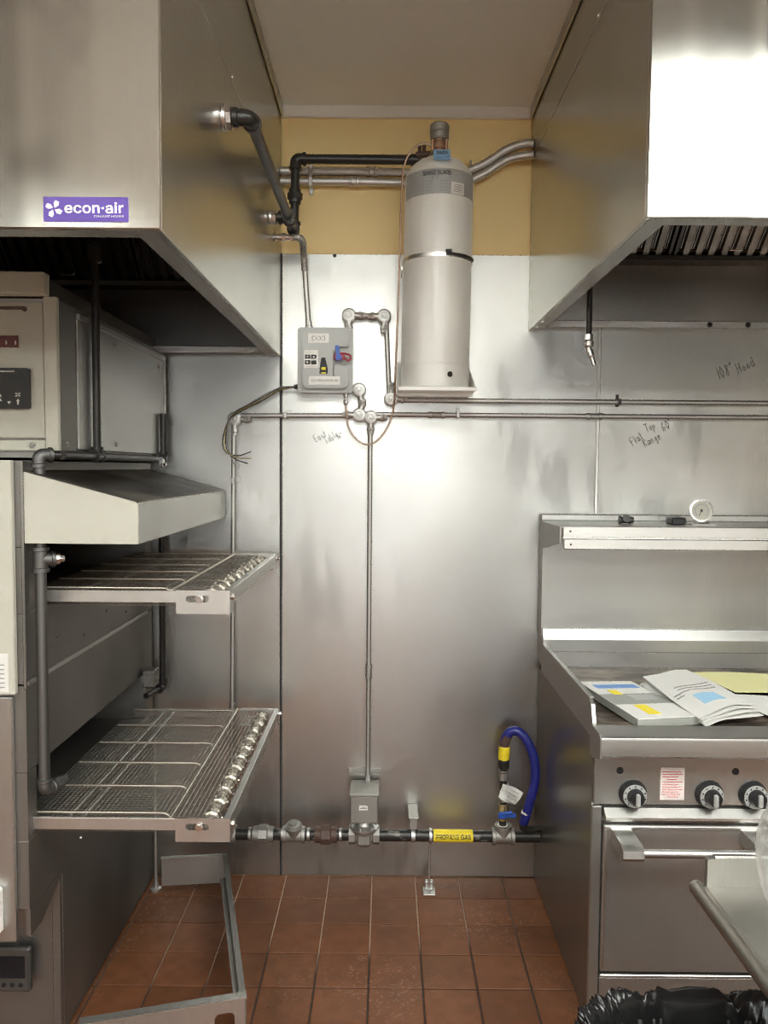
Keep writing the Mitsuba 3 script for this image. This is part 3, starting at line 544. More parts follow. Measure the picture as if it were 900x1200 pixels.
m = text('PROPANE GAS', .0185, True, .0008, .142); v = np.array(m.vertices); rr = gr + .0012
th = (v[:, 1] - .0095) / rr + .22
put(lb + '__lettering', trimesh.Trimesh(np.c_[.213 + v[:, 0], gy - (rr + v[:, 2]) * np.cos(th), gz + (rr + v[:, 2]) * np.sin(th)], m.faces, process=False), 'ink', smooth=False)
put(t + '__collar', lathe((.188, gy, gz), ax, [(0, gr + .006), (.010, gr + .006)], 20), 'galvanized')
t = thing('pipe_clamp', 'galvanized strut clamp fixing the gas pipe to the wall', 'clamp')
put(t + '__strap', lathe((.114, gy, gz), ax, [(0, gr + .0035), (.016, gr + .0035)], 20), 'galvanized')
put(t + '__strut', cat([bx(.106, .140, gy - .012, -.003, gz + .028, gz + .075, .003), bx(.102, .144, gy - .016, -.003, gz + .072, gz + .080, .002)]), 'cast')
t = thing('pipe_stand', 'thin steel rod stand with foot plate carrying the gas pipe', 'stand')
put(t + '__rod', cyl((.190, gy, .012), (.190, gy, gz - gr + .001), .0055, 10), 'galvanized')
put(t + '__foot_plate', cat([bx(.165, .215, gy - .03, gy + .03, 0, .006, .002), bx(.172, .208, gy - .002, gy + .022, .006, .045, .003), hexnut((.190, gy, .006), (0, 0, 1), .012, .010)]), 'galvanized')

t = thing('gas_valve', 'grey cast gas shutoff valve with a square actuator box on top', 'valve')
vx = -.077
put(t + '__body', cat([lathe((vx - .062, gy, gz), ax, [(0, .036), (.024, .036), (.030, .028), (.094, .028), (.100, .036), (.124, .036)], 8, math.pi / 8), bx(vx - .032, vx + .032, gy - .034, gy + .034, gz - .036, gz + .02, .010), trimesh.creation.icosphere(2, .034).apply_translation((vx, gy, gz - .006)), lathe((vx, gy, gz + .010), (0, 0, 1), [(0, .030), (.012, .052), (.024, .056)], 24), lathe((vx, gy, gz - .05), (0, 0, 1), [(0, .018), (.02, .018)], 6)]), 'cast')
put(t + '__bonnet', cat([lathe((vx, gy, gz + .034), (0, 0, 1), [(0, .058), (.006, .058), (.008, .050), (.014, .034), (.030, .028), (.045, .026)], 24), lathe((vx, gy, gz + .06), (0, 0, 1), [(0, .018), (.03, .018)], 12)]), 'galvanized')
for a in np.arange(6) * math.pi / 3 + .2: put(t + '__bolt', bolt((vx + .050 * math.cos(a), gy + .050 * math.sin(a), gz + .040), (0, 0, 1), .005, .008), 'galvanized')
put(t + '__actuator_box', cat([bx(vx - .056, vx + .056, gy - .045, gy + .09, gz + .068, gz + .178, .004), bx(vx - .060, vx + .060, gy - .05, gy + .095, gz + .178, gz + .190, .003), bx(vx - .07, vx + .07, -.014, -.002, gz + .215, gz + .235, .002)]), 'actuator')
w = put(t + '__label', bx(vx - .020, vx + .014, gy - .0462, gy - .045, gz + .124, gz + .142), 'white', smooth=False, label='small white label')
put(w + '__fine_print', cat([bx(vx - .016, vx + .010, gy - .0468, gy - .0462, gz + .129, gz + .133), bx(vx - .012, vx + .008, gy - .0468, gy - .0462, gz + .135, gz + .138)]), 'ink_grey', smooth=False)
put(t + '__screw', lathe((vx - .044, gy - .045, gz + .082), (0, -1, 0), [(0, .005), (.003, .004)], 10), 'cast')

t = thing('gas_riser', 'upright gas riser with a small blue valve and a paper tag beside the range', 'pipe')
rx = .486
put(t + '__nipple', cyl((rx, gy, gz + .03), (rx, gy, gz + .07), .015), 'black_iron')
put(t + '__collar', lathe((rx, gy, gz + .038), (0, 0, 1), [(0, .021), (.010, .021)], 16), 'trim_white')
put(t + '__valve_body', cat([lathe((rx, gy, gz + .066), (0, 0, 1), [(0, .014), (.004, .019), (.014, .019), (.022, .022), (.044, .022), (.052, .019), (.066, .019), (.07, .014)], 8), cyl((rx, gy, gz + .10), (rx, gy - .03, gz + .10), .009)]), 'brass')
put(t + '__valve_handle', cat([bx(rx - .022, rx + .048, gy - .036, gy - .030, gz + .092, gz + .110, .003), bx(rx - .024, rx + .01, gy - .040, gy - .026, gz + .087, gz + .115, .005), cyl((rx - .01, gy - .04, gz + .112), (rx + .03, gy - .04, gz + .118), .006)]), 'blue_paint', label='blue lever')
put(t + '__pipe', cyl((rx, gy, gz + .13), (rx - .002, gy, gz + .27), .014), 'black_iron')
put(t + '__coupling', lathe((rx, gy, gz + .145), (0, 0, 1), [(0, .017), (.003, .020), (.022, .020), (.025, .017)], 12), 'cast')
put(t + '__coupling', cat([lathe((rx - .001, gy, gz + .235), (0, 0, 1), [(0, .018), (.030, .018)], 8), lathe((rx - .001, gy, gz + .270), (0, 0, 1), [(0, .021), (.006, .021)], 16)]), 'cast')
put(t + '__coupling', cat([lathe((rx, gy, gz + .276), (0, 0, 1), [(0, .015), (.012, .022), (.040, .023), (.048, .018), (.056, .018)], 12), lathe((rx, gy, gz + .29), (0, -1, 0), [(0, .012), (.026, .012), (.028, .010)], 12)]), 'black_iron')
def sheet(corners, z_fn, nu=12, nv=12, th=.0006):
    """A thin bent sheet over a quadrilateral of four 3D corners, displaced along its normal by z_fn(u, v)."""
    c = [np.asarray(p, float) for p in corners]; nrm = np.cross(c[1] - c[0], c[3] - c[0]); nrm /= np.linalg.norm(nrm); V = []
    for s in (1, 0):
        for j in range(nv + 1):
            for i in range(nu + 1):
                u, v = i / nu, j / nv; p = (1 - u) * (1 - v) * c[0] + u * (1 - v) * c[1] + u * v * c[2] + (1 - u) * v * c[3]
                V.append(p + nrm * (z_fn(u, v) + s * th))
    n = (nu + 1) * (nv + 1); F = []
    for j in range(nv):
        for i in range(nu):
            a = j * (nu + 1) + i; b, d, e = a + 1, a + nu + 2, a + nu + 1
            F += [(a, b, d), (a, d, e), (n + a, n + d, n + b), (n + a, n + e, n + d)]
    edge = [j for j in range(nu + 1)] + [(j + 1) * (nu + 1) + nu for j in range(nv)] + [nv * (nu + 1) + nu - 1 - j for j in range(nu)] + [(nv - 1 - j) * (nu + 1) for j in range(nv - 1)]
    for a, b in zip(edge, edge[1:] + edge[:1]): F += [(a, n + a, n + b), (a, n + b, b)]
    return trimesh.Trimesh(np.array(V), F, process=False)
tg = thing('paper_tag', 'crumpled white paper tag hanging on the gas riser by the blue hose', 'tag')
put(tg + '__sheet', sheet([(.462, -.148, .412), (.530, -.155, .378), (.562, -.150, .432), (.478, -.145, .470)], lambda u, v: .010 * math.sin(5 * u + 2 * v) + .006 * math.cos(7 * v + 3 * u), 14, 10), 'paper')
put(tg + '__fine_print', cat([sheet([(.490 + .006 * i, -.1535, .405 + .014 * i), (.525 + .006 * i, -.1555, .388 + .014 * i), (.525 + .006 * i, -.1555, .391 + .014 * i), (.490 + .006 * i, -.1535, .408 + .014 * i)], lambda u, v: .008, 4, 1) for i in range(4)]), 'ink_grey')
put(tg + '__tie', pipe([(.505, -.125, .46), (.50, -.15, .44)], .0015, .005, 6), 'white')

t = thing('gas_hose', 'glossy dark blue flexible gas hose arching beside the range', 'hose')
put(t + '__hose', tube(spline([(rx, gy, .600), (.490, gy, .640), (.512, gy - .005, .672), (.545, gy - .012, .672), (.580, gy - .022, .630), (.604, gy - .030, .560), (.606, gy - .035, .480), (.588, gy - .035, .400), (.572, gy - .030, .330), (.566, gy - .022, .305)], 10), .0185, 16), 'blue_hose')
put(t + '__end_fitting', tube(spline([(.566, gy - .022, .312), (.568, gy - .018, .285), (.590, gy - .01, .268), (.636, gy + .01, .266)], 6), .0165, 12), 'black_iron', label='black end fitting')
put(t + '__collar', lathe((rx - .001, gy, .555), (.05, 0, 1), [(0, .020), (.004, .0225), (.052, .0225), (.056, .020)], 18), 'gas_yellow', label='yellow crimp collar')
put(t + '__cuff', tube(spline([(rx, gy, .602), (.489, gy, .630), (.500, gy - .003, .655)], 6), .0200, 14), 'rusty', label='dark red cuff')
put(t + '__swivel', lathe((.575, gy - .03, .345), (.1, 0, 1), [(0, .0), (.001, .0205), (.010, .0205)], 14), 'white')

# ================================================================== RANGE
RX, RE = .640, 2.16
t = thing('gas_range', 'wide stainless gas range with griddle top, high shelf and oven', 'range')
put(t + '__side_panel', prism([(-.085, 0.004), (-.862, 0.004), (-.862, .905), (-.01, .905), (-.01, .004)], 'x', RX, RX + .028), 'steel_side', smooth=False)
put(t + '__body', cat([bx(RX + .03, RE - .03, -.855, -.02, .03, .90), bx(RE - .028, RE, -.862, -.01, .004, .905)]), 'steel_oven', smooth=False)
put(t + '__splash_guard', cat([prism([(-.075, .907), (-.075, 1.03), (-.12, 1.022), (-.80, 1.022), (-.842, 1.008), (-.862, .955), (-.862, .907)], 'x', RX - .002, RX + .010), bx(RX - .002, RX + .014, -.82, -.10, 1.018, 1.024, .002)]), 'steel_range', smooth=False)
put(t + '__griddle', bx(RX + .011, RE - .01, -.862, -.10, .905, .935, .002), 'griddle_plate', smooth=False)
put(t + '__grate_bar', cat([bx(RX + .015, 1.4, -.858 + .016 * i, -.848 + .016 * i, .935, .939, .001) for i in range(4)]), 'griddle_plate', smooth=False)
put(t + '__front_rail', prism([(-.862, .905), (-.862, .948), (-.868, .951), (-.960, .949), (-.967, .945), (-.970, .938), (-.970, .892), (-.966, .886), (-.940, .884), (-.930, .892), (-.870, .892)], 'x', RX - .004, RE), 'steel_range')
put(t + '__rail_end', prism([(-.862, .86), (-.862, .953), (-.870, .956), (-.960, .954), (-.974, .942), (-.974, .885), (-.955, .876), (-.90, .86)], 'x', RX - .008, RX - .004), 'steel_range', smooth=False)
put(t + '__control_panel', bx(RX + .004, RE, -.874, -.862, .705, .882, .002), 'steel_range', smooth=False)
put(t + '__frame_strip', bx(RX, RX + .030, -.876, -.855, .01, .70, .002), 'steel_range', smooth=False)
put(t + '__trim_strip', prism([(-.862, .664), (-.902, .664), (-.905, .670), (-.905, .678), (-.880, .698), (-.862, .698)], 'x', RX + .034, RE), 'steel_bright', smooth=False)
def knob(x, z):
    k = put(t + '__knob', cat([lathe((x, -.874, z), (0, -1, 0), [(0, .043), (.006, .043), (.014, .038), (.026, .034)], 30), lathe((x, -.900, z), (0, -1, 0), [(0, .026), (.022, .023), (.026, .020)], 24)]), 'black_plastic')
    put(k + '__dial_ring', lathe((x, -.899, z), (0, -1, 0), [(0, .036), (.004, .035)], 30), 'silver_label')
    put(k + '__dial_mark', cat([bx(x + .031 * math.sin(a) - .002, x + .031 * math.sin(a) + .002, -.9042, -.9028, z + .031 * math.cos(a) - .002, z + .031 * math.cos(a) + .002) for a in np.linspace(-2.4, 2.4, 9)]), 'ink', smooth=False)
    put(k + '__grip', cat([bx(x - .0065, x + .0065, -.936, -.920, z - .019, z + .019, .003), bx(x - .003, x + .003, -.937, -.933, z - .017, z + .008, .001)]), 'silver_label')
for x in (.762, .995, 1.128, 1.36, 1.49): knob(x, .742)
for x in (.722, 1.075): put(t + '__pilot_hole', lathe((x, -.8742, .812), (0, -1, 0), [(0, .011), (.0006, .011)], 16), 'ink')
w = put(t + '__warning_label', bx(.846, .920, -.8752, -.874, .722, .822), 'label_pink', smooth=False, label='pale pink warning label')
put(w + '__fine_print', cat([bx(.852 + (.015 if i in (0, 7) else 0), .914 - (i % 3) * .006 - (.012 if i in (0, 7) else 0), -.8758, -.8752, .730 + .0078 * i, .7325 + .0078 * i) for i in range(11)]), 'mark_red', smooth=False)
def oven_door(x0, x1):
    d = put(t + '__oven_door', cat([bx(x0, x1, -.885, -.858, .180, .645, .004)]), 'steel_range')
    put(d + '__door_rim', cat([bx(x0 + .002, x1 - .002, -.8885, -.885, .632, .643, .002), bx(x0 + .002, x0 + .010, -.8875, -.885, .185, .632, .001)]), 'steel_bright')
    for x in (x0 + .022, x1 - .085):
        put(d + '__handle_bracket', prism([(-.885, .635), (-.885, .595), (-.960, .588), (-1.002, .592), (-1.012, .604), (-1.008, .625), (-.985, .636)], 'x', x, x + .062), 'steel_bright')
    put(d + '__handle', cyl((x0 + .08, -.990, .610), (x1 - .08, -.990, .610), .0125, 18), 'steel_bright')
    c = (x0 + x1) / 2 + .085
    put(d + '__badge', cat([prism(rrect(c - .045, c + .045, .392, .444, .012).difference(rrect(c - .041, c + .041, .396, .440, .010)), 'y', -.8875, -.885), cyl((c + .003, -.885, .424), (c + .003, -.892, .424), .010)]), 'steel_range')
    put(t + '__kick_panel', cat([bx(x0, x1, -.876, -.858, .010, .158, .003), bx(x0, x1, -.880, -.858, .158, .168, .003)]), 'steel_range')
oven_door(RX + .034, 1.176); oven_door(1.186, 1.70)
put(t + '__backguard', cat([prism([(-.01, .935), (-.110, .935), (-.110, 1.045), (-.091, 1.084), (-.080, 1.086), (-.080, 1.50), (-.01, 1.50)], 'x', RX - .002, RE)]), 'steel_range', smooth=False)
put(t + '__backguard_seam', cat([bx(RX, RE, -.1115, -.110, .995, .998)]), 'steel_oven', smooth=False)
sh = put(t + '__high_shelf', cat([bx(RX - .006, RE, -.385, -.012, 1.516, 1.520), bx(RX - .006, RE, -.040, -.010, 1.520, 1.546, .003), bx(RX - .006, RX - .002, -.08, -.012, 1.05, 1.52)]), 'steel_range', smooth=False)
put(sh + '__front_lip', cat([bx(RX + .004, RE, -.392, -.384, 1.483, 1.523, .002), bx(RX + .004, RE, -.404, -.390, 1.440, 1.479, .003), bx(RX + .004, RE, -.39, -.383, 1.44, 1.49)]), 'steel_bright', smooth=False)
put(sh + '__end_bracket', prism([(-.012, 1.40), (-.012, 1.516), (-.383, 1.516), (-.383, 1.462), (-.20, 1.43)], 'x', RX - .006, RX - .002), 'steel_range', smooth=False)
for z in (1.505, 1.458): put(sh + '__rivet', lathe((RX + .03, -.392 if z > 1.48 else -.404, z), (0, -1, 0), [(0, .004), (.002, .003)], 8), 'black_iron')

t = thing('dial_gauge', 'round silver rimmed dial thermometer standing on the range shelf', 'thermometer')
gx, gyy, gzz = 1.215, -.205, 1.573
ga = np.array([-.10, -1, .16]); ga /= np.linalg.norm(ga)
put(t + '__case', lathe((gx, gyy, gzz) - ga * .004, ga, [(0, .036), (.003, .043), (.014, .044), (.018, .044), (.019, .039), (.0145, .038)], 32), 'chrome')
put(t + '__face', lathe((gx, gyy, gzz), ga, [(0, .0375), (.0112, .0375)], 32), 'dial_face')
def dial(m):
    a, u, v = frame_of(ga); u = -u; V = np.array(m.vertices); upv = np.cross(u, a); upv = upv * np.sign(upv[2]); u = np.cross(upv, a) * 1.0
    u = u * np.sign(u[0])
    return trimesh.Trimesh(np.array((gx, gyy, gzz)) + V[:, :1] * u + V[:, 1:2] * upv + (V[:, 2:] + .0113) * a, m.faces, process=False)
arc = Point(0, 0).buffer(.027).difference(Point(0, 0).buffer(.022)).difference(Polygon([(0, 0), (-.03, -.04), (.03, -.04)]))
put(t + '__scale', cat([dial(prism(arc, 'z', 0, .0006))] + [dial(prism(Polygon([(.029 * math.sin(a) - .0008, .029 * math.cos(a)), (.029 * math.sin(a) + .0008, .029 * math.cos(a)), (.034 * math.sin(a) + .0008, .034 * math.cos(a)), (.034 * math.sin(a) - .0008, .034 * math.cos(a))]), 'z', 0, .0006)) for a in np.linspace(-2.3, 2.3, 13)]), 'ink_grey', smooth=False)
put(t + '__pointer', cat([dial(prism(Point(0, 0).buffer(.005), 'z', .0006, .0014)), dial(prism(Polygon([(-.001, 0), (.001, 0), (-.009, -.024), (-.011, -.023)]), 'z', .0006, .0012))]), 'ink', smooth=False)
put(t + '__base', cat([bx(gx - .045, gx + .045, gyy - .035, gyy + .03, 1.520, 1.524, .001), prism([(gyy - .03, 1.524), (gyy + .02, 1.524), (gyy + .012, 1.545), (gyy - .002, 1.545)], 'x', gx - .020, gx + .024)]), 'steel_bright', smooth=False)
put('rubber_block', bx(1.095, 1.150, -.235, -.165, 1.520, 1.548, .005), 'black_plastic', label='small black block on the range shelf left of the dial thermometer', cat_='block')
put('pipe_fitting', cat([tee((.925, -.20, 1.5355), np.array([1., 0, 0]), np.array([0, -.94, .34]), .0103, .022), lathe((.949, -.20, 1.5355), (1, 0, 0), [(0, .012), (.008, .012)], 12)]), 'black_iron', label='small black iron pipe tee lying on the range shelf', cat_='pipe fitting')

# papers on the griddle
def slab(c, z0, z1): return prism(Polygon(c), 'z', z0, z1)
def quad_in(c, u0, u1, v0, v1):
    c = [np.array(p) for p in c]
    f = lambda u, v: (1 - u) * (1 - v) * c[0] + u * (1 - v) * c[1] + u * v * c[2] + (1 - u) * v * c[3]
    return [tuple(f(u, v)) for u, v in ((u0, v0), (u1, v0), (u1, v1), (u0, v1))]
BK = [(.700, -.452), (.888, -.440), (.992, -.822), (.778, -.858)]
t = thing('manual', 'thick grey and white booklet lying open on the griddle, left of the printed sheets', 'booklet')
put(t + '__pages', slab(BK, .9405, .966), 'paper_grey', smooth=False)
put(t + '__cover', slab(quad_in(BK, -.01, 1.01, -.01, 1.01), .966, .9685), 'paper', smooth=False)
put(t + '__cover_print', slab(quad_in(BK, 0, 1.0, .38, .66), .9685, .9692), 'paper_grey', smooth=False, label='grey band')
put(t + '__cover_print', slab(quad_in(BK, .44, .86, .42, .56), .9692, .9698), 'silver_label', smooth=False)
put(t + '__cover_print', slab(quad_in(BK, .14, .92, .10, .21), .9685, .9692), 'mark_blue', smooth=False, label='blue strip')
put(t + '__cover_print', slab(quad_in(BK, .24, .40, .27, .40), .9692, .9699), 'mark_yellow', smooth=False, label='small yellow mark')
put(t + '__cover_print', slab(quad_in(BK, .26, .46, .68, .92), .9685, .9692), 'mark_yellow', smooth=False, label='larger yellow mark')
t = thing('printed_sheets', 'stack of curling white printed sheets beside the booklet on the griddle', 'papers')
for k in range(4):
    o = k * .006; z = .962 + .0065 * k
    lift = lambda u, v, k=k: .012 * math.sin(math.pi * min(1, u * 1.1)) * (1 - v * .5) + .004 * k * u + (.020 * v * (1 - u) if k == 3 else 0) + .003 * math.sin(8 * u + 5 * v + k)
    put(t + '__sheet', sheet([(.985 - o, -.870 + o, z - .014), (1.205 - o, -.775 + o * 2, z - .010), (1.135 - o, -.345 - o, z), (.890 + o, -.485 - o, z - .002)], lift, 14, 14), 'paper')
def on_sheet(u0, u1, v0, v1): 
    z = .9815; A, B, C, D = [(.967, -.852, z - .014), (1.187, -.739, z - .010), (1.117, -.363, z), (.908, -.503, z - .002)]
    A, B, C, D = map(np.array, (A, B, C, D)); f = lambda u, v: (1 - u) * (1 - v) * A + u * (1 - v) * B + u * v * C + (1 - u) * v * D
    g = lambda u, v: .012 * math.sin(math.pi * min(1, u * 1.1)) * (1 - v * .5) + .012 * u + .020 * v * (1 - u) + .003 * math.sin(8 * u + 5 * v + 3) + .0012
    return sheet([f(u0, v0), f(u1, v0), f(u1, v1), f(u0, v1)], lambda a, b: g(u0 + (u1 - u0) * a, v0 + (v1 - v0) * b), 8, 4)
put(t + '__print', on_sheet(.30, .72, .16, .36), 'paper_blue', label='pale blue printed box')
put(t + '__print', cat([on_sheet(.20, .90, v, v + .018) for v in (.46, .52, .58)] + [on_sheet(.06, .20, v, v + .02) for v in (.40, .45)]), 'ink_grey', label='grey printed bars')
put('paper_pad', sheet([(1.215, -.545, .952), (1.56, -.545, .948), (1.56, -.265, .950), (1.170, -.265, .956)], lambda u, v: .010 * (1 - u) * (1 - v) + .004 * math.sin(4 * u), 10, 8, .002), 'paper_yellow', label='pale yellow paper sheet at the back right of the griddle', cat_='paper')
put('paper_sheet', sheet([(1.225, -.770, .944), (1.56, -.770, .944), (1.56, -.555, .946), (1.165, -.550, .950)], lambda u, v: .006 * (1 - u) + .002 * math.sin(7 * u), 10, 8), 'paper', label='plain white paper sheet in front of the yellow sheet on the griddle', cat_='paper')
put('black_cable', tube(spline([(1.13, -.29, .942), (1.16, -.40, .944), (1.185, -.47, .962), (1.195, -.505, .952), (1.165, -.530, .944)], 8), .0075, 10), 'black_plastic', label='short black cable poking out from under the yellow sheet', cat_='cable')

# ================================================================== CONVEYOR OVENS (left)
OX = -.960; OF = -1.155; OL = -1.95
def belt(y0, y1, x0, x1, z, rr):
    """Woven wire belt: rods across the width, zigzag links between them, over and back under the roller at x1."""
    ms = []; p = .0135; zb = z - 2 * rr
    loop = [(x, z) for x in np.arange(x0, x1, p)] + [(x1 + rr * math.sin(a), z - rr + rr * math.cos(a)) for a in np.linspace(0, math.pi, 6)] + [(x, zb) for x in np.arange(x1 - p, x0, -p)]
    def bar(a, b, r):
        a, b = np.array(a), np.array(b); _, u, v = frame_of(b - a); q = [u * r, -.5 * u * r + .87 * v * r, -.5 * u * r - .87 * v * r]
        return np.array([a + w for w in q] + [b + w for w in q])
    F0 = np.array([(0, 1, 4), (0, 4, 3), (1, 2, 5), (1, 5, 4), (2, 0, 3), (2, 3, 5)]); V, F = [], []
    for (x, zz) in loop: V.append(bar((x, y0, zz), (x, y1, zz), .0008))
    ys = np.arange(y0, y1 + .001, .0150)
    for (x, zz), (xn, zn) in zip(loop, loop[1:]):
        for y in ys: V.append(bar((x, y, zz), (xn, min(y + .003, y1), zn), .0007))
    for k in range(len(V)): F.append(F0 + 6 * k)
    return trimesh.Trimesh(np.vstack(V), np.vstack(F), process=False)
def conveyor(t, z, y0, y1, xe):
    """z = belt top, y0 front, y1 back, xe = outer end."""
    c = put(t + '__conveyor', cat([bx(-1.0, xe - .145, y0, y0 + .004, z - .030, z + .004, .001), bx(-1.0, xe - .145, y0, y0 + .022, z - .030, z - .027, .001)]), 'steel_bright', smooth=False)
    put(c + '__rear_rail', bx(-1.0, xe - .145, y1 - .004, y1, z - .030, z + .004, .001), 'steel_bright', smooth=False)
    for y, s in ((y0 - .003, 1), (y1 + .003, -1)):
        slot = rrect(xe - .122, xe - .058, z - .027, z - .009, .008)
        put(c + '__end_bracket', cat([prism(sbox(xe - .150, z - .058, xe, z + .006).difference(slot), 'y', y, y + s * .004), bx(xe - .004, xe, y, y + s * .05, z - .058, z + .006), bx(xe - .15, xe, y, y + s * .02, z - .060, z - .057)]), 'steel_bright', smooth=False)
        put(c + '__bolt', cat([lathe((xe - .084, y - s * .001, z - .018), (0, -s, 0), [(0, .012), (.0015, .012)], 16), hexnut((xe - .084, y - s * .0025, z - .018), (0, -s, 0), .009, .006)]), 'chrome')
        put(c + '__bolt', cat([cyl((xe - .004, y + s * .012, z - .012), (xe + .012, y + s * .012, z - .012), .006, 12), hexnut((xe + .004, y + s * .012, z - .012), (1, 0, 0), .010, .006)]), 'chrome')
    put(c + '__end_rail', cat([bx(xe - .003, xe, y0 + .0, y1, z - .036, z + .004, .001), bx(xe - .018, xe, y0 + .0, y1, z + .003, z + .006, .001)]), 'steel_bright', smooth=False)
    put(c + '__cross_bar', tube([(xe - .165, y0 + .005, z + .003), (xe - .165, y1 - .005, z + .003)], .0055, 10), 'wire')
    put(c + '__underframe_bar', cat([bx(xe - .47, xe - .455, y0, y1, z - .02, z - .008, .002), bx(xe - .43, xe - .415, y0, y1, z - .02, z - .008, .002)]), 'steel_bright', smooth=False)
    for k in range(6):
        y = y0 + .03 + (y1 - y0 - .06) * k / 5
        put(c + '__support_rod', tube(fillet([(-.99, y, z + .006), (xe - .185, y, z + .006), (xe - .168, y - .004, z - .006)], .02), .0036, 8), 'wire')
    rr = .020; rx_ = xe - .062
    L = y1 - y0 - .03; n = 11
    rol = [cyl((rx_, y0 + .012, z - rr), (rx_, y1 - .012, z - rr), .013, 12)]
    for k in range(n):
        q = np.array((rx_, y0 + .015 + L * (k + .5) / n, z - rr))
        rol.append(lathe(q, (0, 1, 0), [(-.030, .017), (.030, .017)], 10))
        rol.append(lathe(q, (0, 1, 0), [(-.017, .0195), (-.013, .0255), (-.004, .0265), (.004, .0265), (.013, .0255), (.017, .0195)], 8, .3 * k))
        for a in np.arange(8) * math.pi / 4 + .3 * k: rol.append(lathe(q + np.array((.024 * math.cos(a), 0, .024 * math.sin(a))), (math.cos(a), 0, math.sin(a)), [(0, .005), (.006, .003)], 5))
    put(c + '__sprocket_roller', cat(rol), 'wire', smooth=False)
    put(c + '__wire_belt', belt(y0 + .014, y1 - .014, -1.0, rx_, z, rr), 'belt_wire', smooth=False, kind='stuff')
    return c
def oven(t, z0, z1, o0, o1, ya, yb):
    put(t + '__body', cat([bx(OL, OX, OF, -.03, z0, o0, .002), bx(OL, OX, OF, -.03, o1, z1, .002), bx(OL, OX, OF, ya, o0, o1), bx(OL, OX, yb, -.03, o0, o1), bx(OL, OL + .3, ya, yb, o0, o1)]), 'steel_oven', smooth=False)
UO = thing('conveyor_oven', 'upper stainless conveyor oven with cream front and a wire belt below the sloped cover', 'oven')
oven(UO, 1.142, 1.742, 1.334, 1.51, -1.045, -.11)
fp = put(UO + '__front_panel', bx(OL, -.978, OF - .022, OF - .002, 1.120, 1.742, .003), 'cream', label='cream coloured front panel')
put(fp + '__notice', bx(-1.12, -.994, OF - .0232, OF - .022, 1.128, 1.232), 'paper', smooth=False)
put(fp + '__fine_print', cat([bx(-1.10, -1.004, OF - .0238, OF - .0232, 1.14 + .012 * i, 1.143 + .012 * i) for i in range(6)]), 'ink_grey', smooth=False)
for x in (-.966, ): put(UO + '__edge_strip', bx(OX - .004, OX + .004, OF - .004, OF + .03, 1.13, 1.742, .002), 'steel_oven', smooth=False)
put(UO + '__side_ledge', bx(OX, OX + .006, -1.15, -.10, 1.136, 1.150, .002), 'steel_range', smooth=False)
for (y, z) in ((-.95, 1.23), (-.75, 1.19), (-.55, 1.23), (-.35, 1.19), (-.2, 1.24)): put(UO + '__rivet', lathe((OX, y, z), (1, 0, 0), [(0, .005), (.003, .004)], 8), 'black_iron')
outer = [(OX + .002, 1.522), (OX + .002, 1.712), (-.662, 1.634), (-.655, 1.628), (-.655, 1.522)]
cov = cat([prism(Polygon(outer), 'y', -1.152, -1.148), prism(Polygon(outer), 'y', -.048, -.044), prism([(OX + .002, 1.712), (-.662, 1.634), (-.662, 1.630), (OX + .002, 1.708)], 'y', -1.150, -.046), bx(-.659, -.655, -1.150, -.046, 1.522, 1.631, .001)])
cv_ = put(UO + '__exit_cover', cov, 'cream', smooth=False, label='cream sloped sheet cover over the belt')
put(cv_ + '__top_sheet', prism([(OX + .004, 1.7135), (-.662, 1.6355), (-.656, 1.631), (-.656, 1.634), (-.662, 1.6375), (OX + .004, 1.7155)], 'y', -1.146, -.05), 'scorched_sheet', smooth=False, label='scorched dark top')
put(cv_ + '__end_sheet', bx(-.6550, -.6535, -1.150, -.046, 1.522, 1.630, .0005), 'steel_bright', smooth=False)
conveyor(UO, 1.380, -1.062, -.135, -.430)
LO = thing('conveyor_oven', 'lower stainless conveyor oven with a long wire belt over the tiled floor', 'oven')
oven(LO, .520, 1.138, .712, .900, -1.10, -.12)
put(LO + '__front_panel', bx(OL, -.990, OF - .018, OF - .002, .440, 1.112, .003), 'steel_range', smooth=False)
put(LO + '__base', bx(OL, OX - .006, -.930, -.03, .004, .519, .003), 'steel_oven', smooth=False)
put(LO + '__front_post', bx(OX - .030, OX - .006, -.95, -.93, .004, .519, .002), 'steel_oven', smooth=False)
put(LO + '__junction_box', bx(-1.16, -1.020, OF - .045, OF - .018, .475, .600, .006), 'trim_white', smooth=False, label='small white box on the front')
d = put(LO + '__controller', cat([bx(-1.40, -1.048, -.975, -.952, .160, .295, .006), bx(-1.40, -1.10, -.952, -.930, .17, .285)]), 'iron_grey', label='dark framed control display')
put(d + '__display', bx(-1.38, -1.062, -.978, -.975, .205, .272, .001), 'screen_black', smooth=False)
for x in (-1.075, -1.10, -1.125, -1.15): put(d + '__button', lathe((x, -.975, .184), (0, -1, 0), [(0, .007), (.004, .006)], 10), 'black_plastic')
put(LO + '__side_skirt', prism([(-1.150, .445), (-1.150, .52), (-.93, .52), (-.93, .515), (-1.08, .445)], 'x', OX - .012, OX), 'steel_oven', smooth=False)
for (y, z) in ((-.80, .55), (-.35, .42), (-.62, .63)): put(LO + '__rivet', lathe((OX if z > .52 else OX - .006, y, z), (1, 0, 0), [(0, .006), (.004, .004)], 8), 'chrome')
put(LO + '__leg', cat([cyl((-.925, -.125, .02), (-.925, -.125, .66), .0075, 10), lathe((-.925, -.125, 0), (0, 0, 1), [(0, .022), (.01, .022), (.014, .010), (.03, .010)], 12)]), 'galvanized')
put(LO + '__belt_drive', cat([bx(-.950, -.900, -.20, -.14, .86, .93, .004), cyl((-.93, -.21, .895), (-.93, -.13, .895), .02, 14)]), 'steel_oven')
conveyor(LO, .760, -1.122, -.150, -.420)

